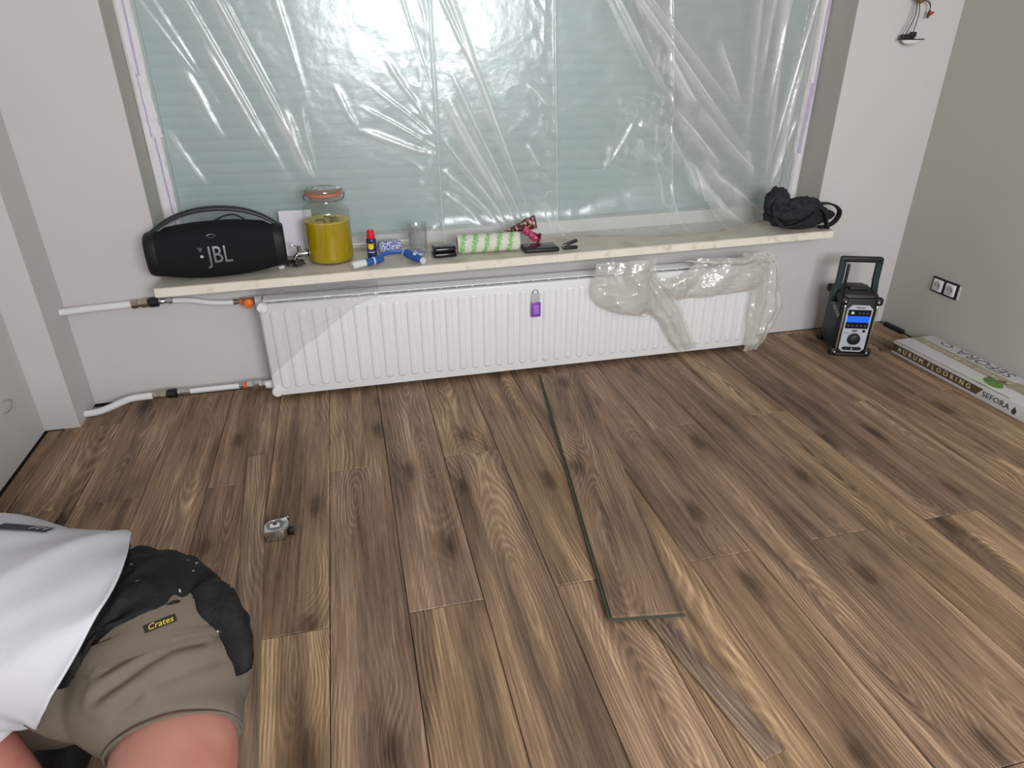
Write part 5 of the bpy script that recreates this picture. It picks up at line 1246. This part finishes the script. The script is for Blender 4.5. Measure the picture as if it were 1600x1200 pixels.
art('label_lettering', [LM @ v for v in vs], fs, mat('label_yellow', (214, 186, 40), 0.6), person, wtree, (-0.22, 0.50, -0.82), 0.0036)
# tool belt with pouches
bl = loft_rings([((-0.51, 0.980, 0.410), 0.125, 0.082), ((-0.46, 0.968, 0.412), 0.140, 0.098), ((-0.425, 0.950, 0.408), 0.140, 0.106), ((-0.400, 0.935, 0.404), 0.132, 0.106), ((-0.393, 0.922, 0.398), 0.127, 0.103)], LATR, 8, 96)
for i, r in enumerate(bl):
    c = sum(r, Vector())/len(r)
    for k in range(len(r)):
        th = 2*PI*k/len(r); r[k] = r[k]+(r[k]-c).normalized()*(0.010*mnoise.noise(Vector((math.cos(th)*5, math.sin(th)*5, i*0.22)))+0.003)
mb = MB(); mb.rings(bl, False, False); bo = mb.build('tool_belt', BELT, person, angle=80)
def pouch(name, keys, lat, amp, fr_, open_top):
    pc = loft_rings(keys, lat, 8, 36)
    for i, r in enumerate(pc):
        c = sum(r, Vector())/len(r)
        for k in range(len(r)): r[k] = r[k]+(r[k]-c)*amp*mnoise.noise(r[k]*fr_)
    mb = MB(); mb.rings(pc, not open_top, True); o = mb.build(name, BELT, person, angle=80)
    if open_top:
        md = o.modifiers.new('cloth_thickness', 'SOLIDIFY'); md.thickness = 0.003; md.offset = -1
pouch('tool_pouch', [((-0.307, 0.945, 0.474), 0.030, 0.022), ((-0.288, 0.918, 0.455), 0.040, 0.028), ((-0.267, 0.885, 0.425), 0.037, 0.026), ((-0.252, 0.852, 0.400), 0.027, 0.020), ((-0.244, 0.832, 0.383), 0.013, 0.011)], (0.97, -0.24, 0), 0.28, 34, True)
pouch('belt_pocket', [((-0.445, 1.020, 0.458), 0.022, 0.018), ((-0.400, 1.005, 0.462), 0.034, 0.024), ((-0.355, 0.972, 0.452), 0.036, 0.026), ((-0.322, 0.935, 0.434), 0.022, 0.018)], (0.3, 0.6, 0.6), 0.35, 30, False)
# boots
BOOT = mat('boot_black', (18, 18, 19), 0.6, spec=0.35, var=0.2, vscale=30, rgb2=(120, 120, 118), r2scale=45, r2lo=0.72, r2hi=0.76, bump=0.15, bscale=90)
def boot(pts, lat, name='boot'):
    mb = MB(); mb.rings(loft_rings(pts, lat, 6, 32, 2.3)); mb.sphere(pts[0][0], pts[0][1]*0.9, 14)
    return link(name, remesh(mb, 0.006, 3), BOOT, person)
boot([((-0.705, 1.145, 0.100), 0.050, 0.048), ((-0.665, 1.115, 0.085), 0.052, 0.052), ((-0.650, 1.055, 0.068), 0.048, 0.052), ((-0.655, 0.99, 0.054), 0.048, 0.044), ((-0.665, 0.93, 0.040), 0.040, 0.030), ((-0.67, 0.90, 0.034), 0.015, 0.012)], (1, 0, 0))
mb = MB(); mb.box((-0.632, 1.108, 0.125), (0.020, 0.030, 0.018), bev=0.005); mb.build('boot_tab', BOOT, person)
boot([((-0.335, 0.535, 0.080), 0.046, 0.046), ((-0.335, 0.52, 0.050), 0.046, 0.046), ((-0.338, 0.46, 0.046), 0.045, 0.042), ((-0.342, 0.38, 0.036), 0.047, 0.032), ((-0.345, 0.335, 0.028), 0.035, 0.022), ((-0.345, 0.318, 0.026), 0.014, 0.012)], (1, 0, 0))

# repeats share a group
for kind_, grp in (('masking_tape', 'tape strips on the window frame'), ('heating_pipe', 'heating pipes left of the radiator'), ('snack_wrapper', 'snack wrappers on the windowsill'), ('board_strip', 'loose narrow board strips on the floor')):
    for o in bpy.data.objects:
        if o.parent is None and o.name.split('.')[0] == kind_: o['group'] = grp
